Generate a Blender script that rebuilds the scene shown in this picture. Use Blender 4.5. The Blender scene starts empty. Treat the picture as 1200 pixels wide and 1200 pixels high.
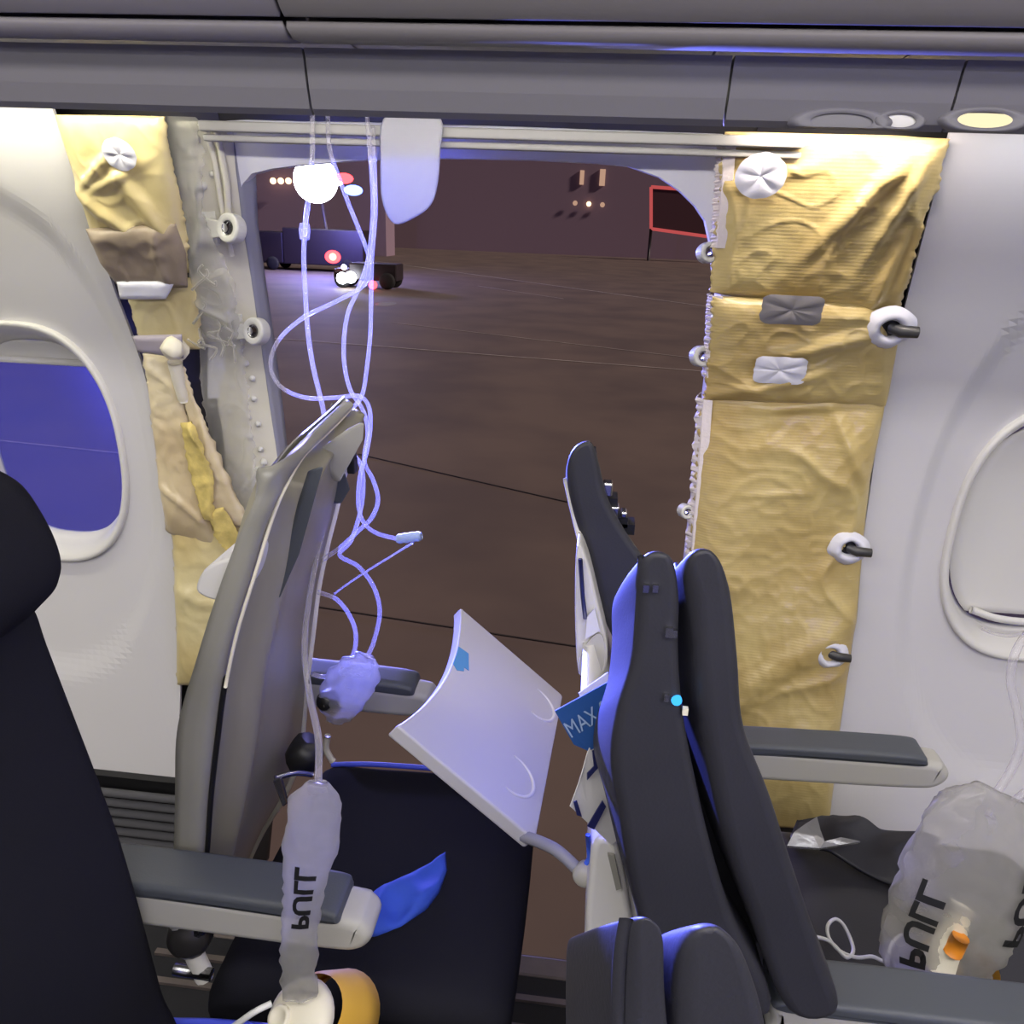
import bpy, bmesh, math, random
import numpy as np
from mathutils import Vector, Matrix, noise
random.seed(7)
SC = bpy.context.scene
COL = SC.collection
rad = math.radians

# ------------------------------------------------------------------ camera
FPX = 920.0
EYE = Vector((0, -1.57, 1.42))
PITCH, YAW, ROLL = rad(20.2), rad(5.5), rad(2.2)
_f = Vector((-math.sin(YAW)*math.cos(PITCH), math.cos(YAW)*math.cos(PITCH), -math.sin(PITCH)))
_r = Vector((math.cos(YAW), math.sin(YAW), 0)); _u = _r.cross(_f)
_r, _u = math.cos(ROLL)*_r+math.sin(ROLL)*_u, -math.sin(ROLL)*_r+math.cos(ROLL)*_u
cd = bpy.data.cameras.new('camera'); cam = bpy.data.objects.new('camera', cd); COL.objects.link(cam)
cd.sensor_width = 36; cd.lens = FPX/1200*36; cd.clip_start = .05; cd.clip_end = 800
cam.matrix_world = Matrix(((_r.x, _u.x, -_f.x, EYE.x), (_r.y, _u.y, -_f.y, EYE.y), (_r.z, _u.z, -_f.z, EYE.z), (0, 0, 0, 1)))
SC.camera = cam

# ------------------------------------------------------------------ view, sky, lamps
SC.view_settings.view_transform = 'Standard'; SC.view_settings.look = 'None'
SC.view_settings.gamma = 1; SC.view_settings.exposure = 0.0; SC.view_settings.use_curve_mapping = False
wd = bpy.data.worlds.new('night_sky'); SC.world = wd; wd.use_nodes = True
bg = wd.node_tree.nodes['Background']; bg.inputs[0].default_value = (.044, .033, .044, 1); bg.inputs[1].default_value = .8

def lamp(name, kind, loc, power, color, size=.3, sy=None, target=None, **k):
    l = bpy.data.lights.new(name, kind); l.energy = power; l.color = color
    if kind == 'AREA':
        l.size = size
        if sy: l.shape = 'RECTANGLE'; l.size_y = sy
    elif kind != 'SUN': l.shadow_soft_size = size
    for a, b in k.items(): setattr(l, a, b)
    o = bpy.data.objects.new(name, l); COL.objects.link(o); o.location = loc
    if target is not None:
        o.rotation_euler = (Vector(target)-Vector(loc)).to_track_quat('-Z', 'Y').to_euler()
    return o
# cabin ceiling light strip over the aisle
lamp('cabin_light', 'AREA', (0, -1.80, 2.10), 54, (1, .95, .90), 5.0, .25, (0, -1.80, 0))
lamp('cabin_light_far', 'AREA', (0, -2.7, 2.0), 28, (1, .97, .93), 5.0, .3, (0, -1.0, .5))
# apron floodlights, high and far ahead of the aircraft
lamp('apron_flood', 'SUN', (60, -10, 40), 3.2, (1, .82, .75), target=(0, 4, 0), angle=rad(4))
# blue-white floodlight and beacons of the emergency vehicles on the apron, trained on the aircraft, and one added seat spot
lamp('truck_floodlight', 'SPOT', (-6.3, 21.4, 1.6), 20000, (.34, .32, 1), .3, target=(-.35, -.45, 1.0), spot_size=rad(6.4), spot_blend=.4)
lamp('beacon_blue', 'SPOT', (-16.0, 9.5, -.8), 620, (.08, .13, 1), .3, target=(-1.1, 0, .95), spot_size=rad(8), spot_blend=.3)
lamp('beacon_beam', 'SPOT', (-10.6, 21.6, 1.9), 300000, (.12, .15, 1), .25, target=(.05, -1.08, 1.20), spot_size=rad(2.4), spot_blend=.6)  # added unseen narrow spot, only to turn the right-hand seat tops blue
lamp('truck_beacon_glow', 'POINT', (-20.0, 56.0, 1.2), 5000, (.25, .22, 1), .3)

# ------------------------------------------------------------------ pixel rays of the camera used while measuring
def ray(px, py): return _f+_r*((px-600)/FPX)-_u*((py-600)/FPX)
def U(px, py, X=None, Y=None, Z=None):
    d = ray(px, py)
    t = (X-EYE.x)/d.x if X is not None else (Y-EYE.y)/d.y if Y is not None else (Z-EYE.z)/d.z
    return EYE+d*t
def wy(z): return -.3*(z-.85)**2            # inner face of the fuselage side: outboard distance by height
def wn(z):                                   # inboard normal of that face
    return Vector((0, -1, .6*-(z-.85)*1.0)).normalized()
def W(px, py, off=0):
    d = ray(px, py); lo, hi = .3, 4
    for _ in range(40):
        m = (lo+hi)/2; q = EYE+d*m
        if q.y < wy(q.z)-off: lo = m
        else: hi = m
    return EYE+d*lo

# ------------------------------------------------------------------ materials
def lin(c): return tuple(((v/255)/12.92 if v/255 <= .04045 else ((v/255+.055)/1.055)**2.4) for v in c)
def mat(name, rgb, rough=.5, metal=0, spec=.5, var=.0, vscale=20, bump=0, bscale=200, sheen=0, coat=0, linear=False, rgb2=None, stretch=None):
    m = bpy.data.materials.new(name); m.use_nodes = True; nt = m.node_tree; b = nt.nodes['Principled BSDF']
    c = rgb if linear else lin(rgb)
    b.inputs['Base Color'].default_value = (*c, 1); b.inputs['Roughness'].default_value = rough
    b.inputs['Metallic'].default_value = metal; b.inputs['Specular IOR Level'].default_value = spec
    b.inputs['Sheen Weight'].default_value = sheen; b.inputs['Coat Weight'].default_value = coat
    tc = nt.nodes.new('ShaderNodeTexCoord'); mp = nt.nodes.new('ShaderNodeMapping'); nt.links.new(tc.outputs['Object'], mp.inputs[0])
    if stretch: mp.inputs['Scale'].default_value = stretch
    if var or rgb2:
        n = nt.nodes.new('ShaderNodeTexNoise'); n.inputs['Scale'].default_value = vscale; n.inputs['Detail'].default_value = 5
        nt.links.new(mp.outputs[0], n.inputs['Vector'])
        mx = nt.nodes.new('ShaderNodeMix'); mx.data_type = 'RGBA'
        c2 = (lin(rgb2) if not linear else rgb2) if rgb2 else tuple(v*(1-var) for v in c)
        mx.inputs[6].default_value = (*c, 1); mx.inputs[7].default_value = (*c2, 1)
        rp = nt.nodes.new('ShaderNodeValToRGB'); rp.color_ramp.elements[0].position = .38; rp.color_ramp.elements[1].position = .65
        nt.links.new(n.outputs[0], rp.inputs[0]); nt.links.new(rp.outputs[0], mx.inputs[0]); nt.links.new(mx.outputs[2], b.inputs['Base Color'])
    if bump:
        n2 = nt.nodes.new('ShaderNodeTexNoise'); n2.inputs['Scale'].default_value = bscale; n2.inputs['Detail'].default_value = 3
        nt.links.new(tc.outputs['Object'], n2.inputs['Vector'])
        bp = nt.nodes.new('ShaderNodeBump'); bp.inputs['Strength'].default_value = bump; bp.inputs['Distance'].default_value = .002
        nt.links.new(n2.outputs[0], bp.inputs['Height']); nt.links.new(bp.outputs[0], b.inputs['Normal'])
    return m
def emit(name, rgb, s):
    m = bpy.data.materials.new(name); m.use_nodes = True; nt = m.node_tree
    nt.nodes.remove(nt.nodes['Principled BSDF']); e = nt.nodes.new('ShaderNodeEmission')
    e.inputs[0].default_value = (*rgb, 1); e.inputs[1].default_value = s
    nt.links.new(e.outputs[0], nt.nodes['Material Output'].inputs[0]); return m
def clear(name, rgb, opacity, rough=.25, trans=.4):
    """thin see-through plastic: transparent, translucent and glossy lobes"""
    m = bpy.data.materials.new(name); m.use_nodes = True; nt = m.node_tree
    b = nt.nodes['Principled BSDF']; b.inputs['Base Color'].default_value = (*lin(rgb), 1); b.inputs['Roughness'].default_value = rough
    b.inputs['Specular IOR Level'].default_value = .8
    tl = nt.nodes.new('ShaderNodeBsdfTranslucent'); tl.inputs[0].default_value = (*lin(rgb), 1)
    m1 = nt.nodes.new('ShaderNodeMixShader'); m1.inputs[0].default_value = trans
    nt.links.new(b.outputs[0], m1.inputs[1]); nt.links.new(tl.outputs[0], m1.inputs[2])
    tp = nt.nodes.new('ShaderNodeBsdfTransparent'); m2 = nt.nodes.new('ShaderNodeMixShader')
    lw = nt.nodes.new('ShaderNodeLayerWeight'); lw.inputs[0].default_value = .35
    mr = nt.nodes.new('ShaderNodeMapRange'); mr.inputs[3].default_value = opacity; mr.inputs[4].default_value = min(1, opacity+.45)
    nt.links.new(lw.outputs['Facing'], mr.inputs[0]); nt.links.new(mr.outputs[0], m2.inputs[0])
    nt.links.new(tp.outputs[0], m2.inputs[1]); nt.links.new(m1.outputs[0], m2.inputs[2])
    nt.links.new(m2.outputs[0], nt.nodes['Material Output'].inputs[0]); return m

M = {}
M['lining'] = mat('wall_lining', (206, 204, 206), .55, bump=.05, bscale=900)
M['white'] = mat('white_plastic', (214, 212, 208), .4, bump=.03, bscale=600)
M['tray'] = mat('tray_plastic', (190, 188, 186), .5, bump=.06, bscale=900)
M['psu'] = mat('service_panel_grey', (116, 114, 120), .5, bump=.05, bscale=700)
M['bin'] = mat('bin_plastic', (134, 130, 134), .6, bump=.05, bscale=700)
M['dark_gap'] = mat('dark_gap', (20, 20, 22), .8)
M['leather'] = mat('dark_leather', (46, 46, 54), .55, bump=.12, bscale=350, var=.15, vscale=8)
M['leather_pale'] = mat('blue_piping', (72, 88, 226), .5)  # blue of the lit cushion rim, put into the colour
M['fabric'] = mat('dark_fabric', (37, 37, 44), 1.0, bump=.2, bscale=700, spec=.06)
M['frame_grey'] = mat('seat_frame_grey', (150, 148, 144), .5)
M['shell'] = mat('bare_seat_shell', (148, 146, 138), .38, var=.25, vscale=3)
M['shell_in'] = mat('bare_seat_inner_panel', (148, 143, 126), .34, var=.35, vscale=4, stretch=(1, 1, .25))
M['arm_pad'] = mat('armrest_pad', (74, 78, 86), .5, bump=.1, bscale=400)
M['arm_body'] = mat('armrest_body', (178, 176, 170), .5)
M['steel'] = mat('steel', (170, 170, 172), .25, 1)
M['black'] = mat('black_plastic', (18, 18, 20), .45)
M['jamb'] = mat('primer_jamb', (214, 210, 194), .5, var=.12, vscale=9, bump=.06, bscale=120)
M['jamb_edge'] = mat('grey_door_edge', (140, 140, 152), .5)
M['header'] = mat('door_header', (222, 222, 228), .5, bump=.04, bscale=300)
M['lug'] = mat('cast_lug', (206, 205, 198), .4)
M['skin'] = mat('fuselage_frame_dark', (64, 62, 62), .6, var=.3, vscale=10)
M['carpet'] = mat('dark_carpet', (38, 38, 42), .95, bump=.4, bscale=900)
M['rubber'] = mat('floor_sill', (104, 94, 90), .6, var=.3, vscale=12)
M['tape'] = mat('silver_tape', (214, 214, 224), .5, .0, bump=.2, bscale=90)
M['foil'] = mat('silver_foil', (200, 200, 204), .22, .7, bump=.3, bscale=80)
M['film'] = clear('crinkled_film', (226, 224, 216), .34, .18, .5)
M['bag'] = clear('mask_bag_film', (196, 194, 190), .36, .2, .5)
M['tube'] = clear('clear_tubing', (232, 228, 240), .16, .10, .45)
M['hatch'] = clear('frosted_hatch', (168, 168, 176), .9, .4, .3)
M['yellow'] = mat('mask_yellow', (226, 178, 72), .45)
M['orange'] = mat('mask_orange', (226, 140, 40), .4)
M['ivory'] = mat('mask_ivory', (226, 220, 200), .4)
M['ink'] = mat('black_ink', (18, 18, 20), .6)
M['card_blue'] = mat('blue_card', (44, 84, 150), .35)
M['navy'] = mat('navy_print', (40, 44, 96), .4)
M['paper'] = mat('paper', (216, 214, 214), .5)
M['sticker'] = mat('blue_sticker', (84, 148, 186), .5)
M['blue_cloth'] = mat('blue_cloth', (60, 96, 216), .8, bump=.3, bscale=120)  # blue light on the left cushion put into this colour; shroud clip shares it
M['cable'] = mat('white_cable', (222, 222, 222), .4)
M['wool'] = mat('torn_wool', (226, 216, 214), .8, bump=.6, bscale=150)
M['foam'] = mat('yellow_foam', (218, 196, 116), .9, bump=.5, bscale=140, var=.3, vscale=30)

def gold(name, a, b, ribs=True):
    m = mat(name, a, .36, spec=.6, rgb2=b, vscale=5, coat=.25)
    nt = m.node_tree; bs = nt.nodes['Principled BSDF']; tc = nt.nodes['Texture Coordinate']
    wv = nt.nodes.new('ShaderNodeTexWave'); wv.bands_direction = 'Z'; wv.inputs['Scale'].default_value = 55; wv.inputs['Distortion'].default_value = .6
    nt.links.new(tc.outputs['Object'], wv.inputs['Vector'])
    n = nt.nodes.new('ShaderNodeTexNoise'); n.inputs['Scale'].default_value = 26; n.inputs['Detail'].default_value = 6
    nt.links.new(tc.outputs['Object'], n.inputs['Vector'])
    b1 = nt.nodes.new('ShaderNodeBump'); b1.inputs['Strength'].default_value = .10 if ribs else 0; b1.inputs['Distance'].default_value = .002
    b2 = nt.nodes.new('ShaderNodeBump'); b2.inputs['Strength'].default_value = .35; b2.inputs['Distance'].default_value = .006
    nt.links.new(wv.outputs[0], b1.inputs['Height']); nt.links.new(n.outputs[0], b2.inputs['Height'])
    nt.links.new(b1.outputs[0], b2.inputs['Normal']); nt.links.new(b2.outputs[0], bs.inputs['Normal'])
    return m
M['gold'] = gold('gold_film_blanket', (204, 184, 124), (180, 155, 96))
M['gold2'] = gold('gold_film_pale', (216, 202, 152), (198, 178, 122), False)
M['tan'] = gold('tan_film', (218, 204, 168), (198, 178, 140), False)

# ------------------------------------------------------------------ builders
def mk(name, bm, m, parent=None, smooth=True, kind=None):
    me = bpy.data.meshes.new(name); bm.normal_update(); tags = [f.tag for f in bm.faces]; bm.to_mesh(me); bm.free()
    if smooth: me.polygons.foreach_set('use_smooth', [not t for t in tags])
    o = bpy.data.objects.new(name, me); COL.objects.link(o); me.materials.append(m)
    if parent: o.parent = parent
    if kind: o['kind'] = kind
    return o
def tag(o, label, cat, group=None):
    o['label'] = label; o['category'] = cat
    if group: o['group'] = group
    return o
def thing(name, label, cat, loc=(0, 0, 0), group=None):
    o = bpy.data.objects.new(name, None); COL.objects.link(o); o.location = loc; o.empty_display_size = .05
    return tag(o, label, cat, group)
def put(part, root):
    """parent a part that was modelled in world coordinates"""
    part.parent = root; part.matrix_parent_inverse = Matrix.Translation(-Vector(root.location)); return part
def part(name, bm, m, root, smooth=True): return put(mk(name, bm, m, None, smooth), root)
def subpart(name, bm, m, p, smooth=True):
    o = mk(name, bm, m, None, smooth); o.parent = p
    return o
def structure(name, bm, m, smooth=True): return mk(name, bm, m, None, smooth, 'structure')
def bevel(o, w, seg=2):
    md = o.modifiers.new('bevel', 'BEVEL'); md.width = w; md.segments = seg; md.limit_method = 'ANGLE'; return o
def solid(o, t, off=0):
    md = o.modifiers.new('solid', 'SOLIDIFY'); md.thickness = t; md.offset = off; return o
def catmull(pts, n=8, closed=False):
    P = [Vector(p) for p in pts]; N = len(P); out = []
    for i in range(N if closed else N-1):
        g = (lambda k: P[k % N]) if closed else (lambda k: P[max(0, min(N-1, k))])
        a, b, c, d = g(i-1), g(i), g(i+1), g(i+2)
        for j in range(n):
            t = j/n
            out.append(.5*((2*b)+(c-a)*t+(2*a-5*b+4*c-d)*t*t+(3*b-a-3*c+d)*t**3))
    if not closed: out.append(P[-1])
    return out
def box(bm, c, s, rot=None):
    v = bmesh.ops.create_cube(bm, size=1)['verts']
    for q in v: q.co = Vector((q.co.x*s[0], q.co.y*s[1], q.co.z*s[2]))
    if rot is not None: bmesh.ops.rotate(bm, verts=v, cent=(0, 0, 0), matrix=rot)
    bmesh.ops.translate(bm, verts=v, vec=c); return v
def tube(bm, pts, r, seg=8, cap=True):
    pts = [Vector(p) for p in pts]; rings = []; up = Vector((.3, .2, 1)).normalized()
    for i, p in enumerate(pts):
        t = (pts[min(i+1, len(pts)-1)]-pts[max(i-1, 0)]).normalized()
        s = t.cross(up)
        if s.length < 1e-3: s = t.cross(Vector((1, 0, 0)))
        s.normalize(); b = s.cross(t); up = b
        rr = r[i] if isinstance(r, (list, tuple)) else r
        rings.append([bm.verts.new(p+s*math.cos(2*math.pi*k/seg)*rr+b*math.sin(2*math.pi*k/seg)*rr) for k in range(seg)])
    for A, B in zip(rings, rings[1:]):
        for k in range(seg): bm.faces.new((A[k], A[(k+1) % seg], B[(k+1) % seg], B[k]))
    if cap: bm.faces.new(rings[0]); bm.faces.new(rings[-1][::-1])
    return rings
def lathe(bm, prof, loc, axis, seg=24, a=1, b=1):
    """prof = [(radius, height)] around axis"""
    ax = Vector(axis).normalized(); q = ax.to_track_quat('Z', 'Y'); rings = []
    for r, h in prof:
        if r < 1e-6: rings.append([bm.verts.new(Vector(loc)+q @ Vector((0, 0, h)))]); continue
        rings.append([bm.verts.new(Vector(loc)+q @ Vector((a*r*math.cos(2*math.pi*k/seg), b*r*math.sin(2*math.pi*k/seg), h))) for k in range(seg)])
    for A, B in zip(rings, rings[1:]):
        for k in range(seg):
            f = [A[k % len(A)], A[(k+1) % len(A)], B[(k+1) % len(B)], B[k % len(B)]]
            f = list(dict.fromkeys(f))
            if len(f) > 2: bm.faces.new(f)
def grid(bm, fn, nu, nv, closed_u=False):
    V = [[bm.verts.new(fn(i/(nu if closed_u else nu-1), j/(nv-1))) for i in range(nu)] for j in range(nv)]
    for j in range(nv-1):
        for i in range(nu if closed_u else nu-1):
            bm.faces.new((V[j][i], V[j][(i+1) % nu], V[j+1][(i+1) % nu], V[j+1][i]))
    return V
def pad(bm, prof, y0, y1, r=.03, n=6, bulge=0, closed_smooth=True):
    """upholstered pad: a side profile (x, z) drawn out from y0 to y1 with rounded ends"""
    pf = catmull([(x, z, 0) for x, z in prof], n, True) if closed_smooth else [Vector((x, z, 0)) for x, z in prof]
    N = len(pf); area = sum(pf[i].x*pf[(i+1) % N].y-pf[(i+1) % N].x*pf[i].y for i in range(N)); sg = 1 if area > 0 else -1
    nrm = []
    for i in range(N):
        t = (pf[(i+1) % N]-pf[i-1]); t.normalize(); nrm.append(Vector((-t.y, t.x, 0))*sg)
    cap = []                                 # keep the rounding inside thin tips
    for i in range(N):
        d = min([(pf[i]-pf[k]).length for k in range(N) if nrm[i].dot(nrm[k]) < -.3] or [9]); cap.append(min(1, .36*d/r))
    k0 = [min(cap[(i+d) % N] for d in range(-3, 4)) for i in range(N)]; cap = [sum(k0[(i+d) % N] for d in range(-3, 4))/7 for i in range(N)]
    secs = [(y0+r*(1-math.cos(k/5*math.pi/2)), r*(1-math.sin(k/5*math.pi/2))) for k in range(6)]
    mid = [(y0+r+(y1-y0-2*r)*t, -bulge*math.sin(math.pi*t)) for t in (.2, .4, .6, .8)]
    secs = secs+mid+[(y1-(y-y0), s) for y, s in secs[::-1]]
    rings = []
    for y, s in secs: rings.append([bm.verts.new((p.x+q.x*s*c, y, p.y+q.y*s*c)) for p, q, c in zip(pf, nrm, cap)])
    for A, B in zip(rings, rings[1:]):
        for k in range(N): bm.faces.new((A[k], A[(k+1) % N], B[(k+1) % N], B[k]))
    caps = [bm.faces.new(rings[0]), bm.faces.new(rings[-1])]
    bmesh.ops.recalc_face_normals(bm, faces=bm.faces)
    for f in bmesh.ops.triangulate(bm, faces=caps, ngon_method='EAR_CLIP')['faces']: f.smooth = False; f.tag = True
def plate(bm, poly, t, n=None):
    """solid plate from a planar-ish polygon with thickness t along n"""
    P = [Vector(p) for p in poly]
    if n is None: n = (P[1]-P[0]).cross(P[2]-P[0]).normalized()
    a = [bm.verts.new(p+n*t/2) for p in P]; b = [bm.verts.new(p-n*t/2) for p in P]
    bm.faces.new(a); bm.faces.new(b[::-1])
    for i in range(len(P)): bm.faces.new((a[i], b[i], b[(i+1) % len(P)], a[(i+1) % len(P)]))
    bmesh.ops.recalc_face_normals(bm, faces=bm.faces)
def poly_at(l, t):
    """point at fraction t of a polyline by length"""
    L = [0]
    for a, b in zip(l, l[1:]): L.append(L[-1]+math.hypot(b[0]-a[0], b[1]-a[1]))
    s = t*L[-1]
    for i in range(len(l)-1):
        if s <= L[i+1] or i == len(l)-2:
            k = (s-L[i])/(L[i+1]-L[i]); return (l[i][0]+(l[i+1][0]-l[i][0])*k, l[i][1]+(l[i+1][1]-l[i][1])*k)
def nz(p, s, seed=0): return noise.noise(Vector((p.x*s+seed, p.y*s+seed*.7, p.z*s-seed)))
def ridge(p, s, seed=0): return 1-abs(2*nz(p, s, seed))
def text_mesh(s, size, bold=.0):
    c = bpy.data.curves.new('lettering', 'FONT'); c.body = s; c.size = size; c.align_x = 'CENTER'; c.align_y = 'CENTER'; c.resolution_u = 3; c.offset = size*bold
    o = bpy.data.objects.new('lettering', c); COL.objects.link(o)
    dg = bpy.context.evaluated_depsgraph_get(); me = bpy.data.meshes.new_from_object(o.evaluated_get(dg))
    bpy.data.objects.remove(o); bpy.data.curves.remove(c)
    bm = bmesh.new(); bm.from_mesh(me); bpy.data.meshes.remove(me); return bm

# ------------------------------------------------------------------ the setting: cabin shell
def quad_grid(fn, nu, nv):
    bm = bmesh.new(); grid(bm, fn, nu, nv); return bm
bm = bmesh.new(); box(bm, (0, -1.90, -.03), (6.4, 3.08, .06)); structure('floor', bm, M['carpet'], False)
bm = bmesh.new(); box(bm, (0, -1.85, 2.20), (6.4, 3.9, .06)); structure('ceiling', bm, M['lining'], False)
bm = bmesh.new(); box(bm, (0, -3.5, 1.05), (6.4, .06, 2.3)); structure('wall_starboard', bm, M['lining'], False)
bm = bmesh.new(); box(bm, (-3.2, -1.85, 1.05), (.06, 3.9, 2.3)); structure('wall_aft', bm, M['lining'], False)
bm = bmesh.new(); box(bm, (3.2, -1.85, 1.05), (.06, 3.9, 2.3)); structure('wall_forward', bm, M['lining'], False)

# dark fuselage skin behind the lining, open at the missing door plug and at the two windows
DX0, DX1 = -.70, .245
bm = bmesh.new()
def skin_strip(x0, x1, z0, z1, n=8):
    for i in range(n):
        a, b = z0+(z1-z0)*i/n, z0+(z1-z0)*(i+1)/n
        v = [bm.verts.new((x, wy(z)+.10, z)) for x, z in ((x0, a), (x1, a), (x1, b), (x0, b))]; bm.faces.new(v)
WL, WR = (-1.215, .915), (.938, .868)
def skin_side(x0, x1, wc):
    skin_strip(x0, wc[0]-.205, -.05, 2.2); skin_strip(wc[0]+.205, x1, -.05, 2.2)
    skin_strip(wc[0]-.205, wc[0]+.205, -.05, wc[1]-.29); skin_strip(wc[0]-.205, wc[0]+.205, wc[1]+.29, 2.2)
skin_side(-3.2, DX0, WL); skin_side(DX1, 3.2, WR); skin_strip(DX0, DX1, 1.54, 2.2)
bmesh.ops.remove_doubles(bm, verts=bm.verts, dist=1e-4)
o = structure('wall_outboard', bm, M['skin']); solid(o, .02, 0)

# side lining panels with the embossed window surround
def superell(a, b, t, n=2.6):
    c, s = math.cos(t), math.sin(t)
    return a*math.copysign(abs(c)**(2/n), c), b*math.copysign(abs(s)**(2/n), s)
def lining(name, poly, wc, flip=1):
    cx, cz = wc; bm = bmesh.new()
    # dense outline
    O = []
    for (x0, z0), (x1, z1) in zip(poly, poly[1:]+poly[:1]):
        k = max(2, int(math.hypot(x1-x0, z1-z0)/.03))
        O += [(x0+(x1-x0)*i/k, z0+(z1-z0)*i/k) for i in range(k)]
    ang = [math.atan2(z-cz, x-cx) for x, z in O]; order = sorted(range(len(O)), key=lambda i: ang[i])
    nr = 44; rings = []
    for i in order:
        ox, oz = O[i]; a = 0
        # inner point on the superellipse in the same direction
        dx, dz = ox-cx, oz-cz; L = ((abs(dx)/.193)**2.6+(abs(dz)/.273)**2.6)**(1/2.6); ix, iz = cx+dx/L, cz+dz/L
        col = []
        for j in range(nr):
            t = j/(nr-1); x, z = ix+(ox-ix)*t, iz+(oz-iz)*t
            q = ((abs(x-cx)/.262)**2.4+(abs(z-cz+.0)/.53)**2.4)**(1/2.4)
            s = max(0, min(1, (q-.93)/.14)); s = s*s*(3-2*s)
            dep = (1-s)*.013+max(0, .95-q)*.02
            col.append(bm.verts.new((x, wy(z)+dep, z)))
        rings.append(col)
    n = len(rings)
    for i in range(n):
        A, B = rings[i], rings[(i+1) % n]
        for j in range(nr-1): bm.faces.new((A[j], A[j+1], B[j+1], B[j]))
    bmesh.ops.recalc_face_normals(bm, faces=bm.faces)
    o = structure(name, bm, M['lining'])
    md = o.modifiers.new('solid', 'SOLIDIFY'); md.thickness = .007; md.offset = -1 if bm is None else 0
    return o
LE = [(65, 130), (88, 200), (110, 270), (137, 345), (165, 420), (187, 505), (205, 600), (211, 680), (213, 750), (211, 840), (205, 932)]
RE = [(1110, 160), (1092, 235), (1075, 300), (1057, 370), (1040, 440), (1021, 560), (1005, 690), (995, 760), (985, 840), (975, 910), (966, 985)]
lp = [(W(*p).x, W(*p).z) for p in LE]; rp = [(W(*p).x, W(*p).z) for p in RE]
lining('wall_left', [(-2.2, 1.64), (lp[0][0], 1.64)]+lp[1:]+[(-2.2, .16)], WL)
lining('wall_right', [(2.2, 1.64), (rp[0][0]-.006, 1.64)]+rp[1:-1]+[(rp[-1][0], .02), (2.2, .02)], WR)

def window(name, wc, shade):
    cx, cz = wc; root = bpy.data.objects.new(name, None); COL.objects.link(root); root['kind'] = 'structure'
    root.location = (cx, wy(cz), cz)
    def ring(a, b, d, N=72):
        return [Vector((cx+superell(a, b, 2*math.pi*k/N)[0], wy(cz+superell(a, b, 2*math.pi*k/N)[1])+d, cz+superell(a, b, 2*math.pi*k/N)[1])) for k in range(N)]
    bm = bmesh.new(); R = [[bm.verts.new(p) for p in ring(a, b, d)] for a, b, d in
        ((.196, .276, .030), (.196, .276, .006), (.193, .273, .001), (.187, .266, .002), (.180, .257, .010), (.172, .246, .034), (.166, .236, .056), (.163, .230, .062), (.163, .230, .080))]
    for A, B in zip(R, R[1:]):
        for k in range(72): bm.faces.new((A[k], A[(k+1) % 72], B[(k+1) % 72], B[k]))
    part('window_frame', bm, M['white'], root)
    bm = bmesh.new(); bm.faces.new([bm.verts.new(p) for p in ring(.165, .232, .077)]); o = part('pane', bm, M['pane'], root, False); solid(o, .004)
    bm = bmesh.new()
    if shade == 'open':
        zz = cz+.180
        def fn(u, v):
            z = zz+(cz+.228-zz)*v; w = .164*max(.002, 1-max(0, (z-cz)/.232)**2.6)**(1/2.6)
            return Vector((cx-w+2*w*u, wy(z)+.066, z))
        grid(bm, fn, 10, 8); o = part('window_shade', bm, M['white'], root); solid(o, .004)
        bm = bmesh.new(); tube(bm, [(cx-.13, wy(zz)+.056, zz+.004), (cx+.13, wy(zz)+.056, zz+.004)], .008, 10); part('shade_grip', bm, M['white'], root)
    else:
        zz = cz-.195
        def fn(u, v):
            z = zz+(cz+.224-zz)*v; w = .163*(max(.001, 1-(abs(z-cz)/.228)**2.6))**(1/2.6)
            return Vector((cx-w+2*w*u, wy(z)+.052+.004*math.cos((u-.5)*3), z))
        grid(bm, fn, 12, 30); o = part('window_shade', bm, M['white'], root); solid(o, .004)
        bm = bmesh.new(); tube(bm, catmull([(cx-.10, wy(zz)+.042, zz+.008), (cx-.04, wy(zz)+.036, zz-.006), (cx+.04, wy(zz)+.036, zz-.006), (cx+.10, wy(zz)+.042, zz+.008)], 6), .008, 10); part('shade_grip', bm, M['white'], root)
    return root
# frosted outer pane: lets the apron show through and glows under the beacon
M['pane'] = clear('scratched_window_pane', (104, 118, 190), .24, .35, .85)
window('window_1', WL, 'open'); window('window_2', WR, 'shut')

# ribbed return-air grille under the left lining: each rib a part
root = bpy.data.objects.new('baseboard_left', None); COL.objects.link(root); root['kind'] = 'structure'; root.location = (-1.4, -.2, .0)
bm = bmesh.new(); box(bm, (-1.52, -.155, .05), (1.3, .02, .24)); part('grille_backing', bm, M['black'], root, False)
rib = None
for k in range(7):
    z = .135-k*.028
    if rib is None:
        bm = bmesh.new(); tube(bm, [(-2.17, 0, 0), (-.885, 0, 0)], .010, 10); rib = mk('grille_rib', bm, mat('grille_grey', (96, 96, 100), .5)); o = rib
    else: o = rib.copy(); COL.objects.link(o)
    o.location = (0, -.178, z); put(o, root)

# ------------------------------------------------------------------ door aperture
door = bpy.data.objects.new('door_1', None); COL.objects.link(door); door['kind'] = 'structure'; door.location = (-.22, -.1, 0)
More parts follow.
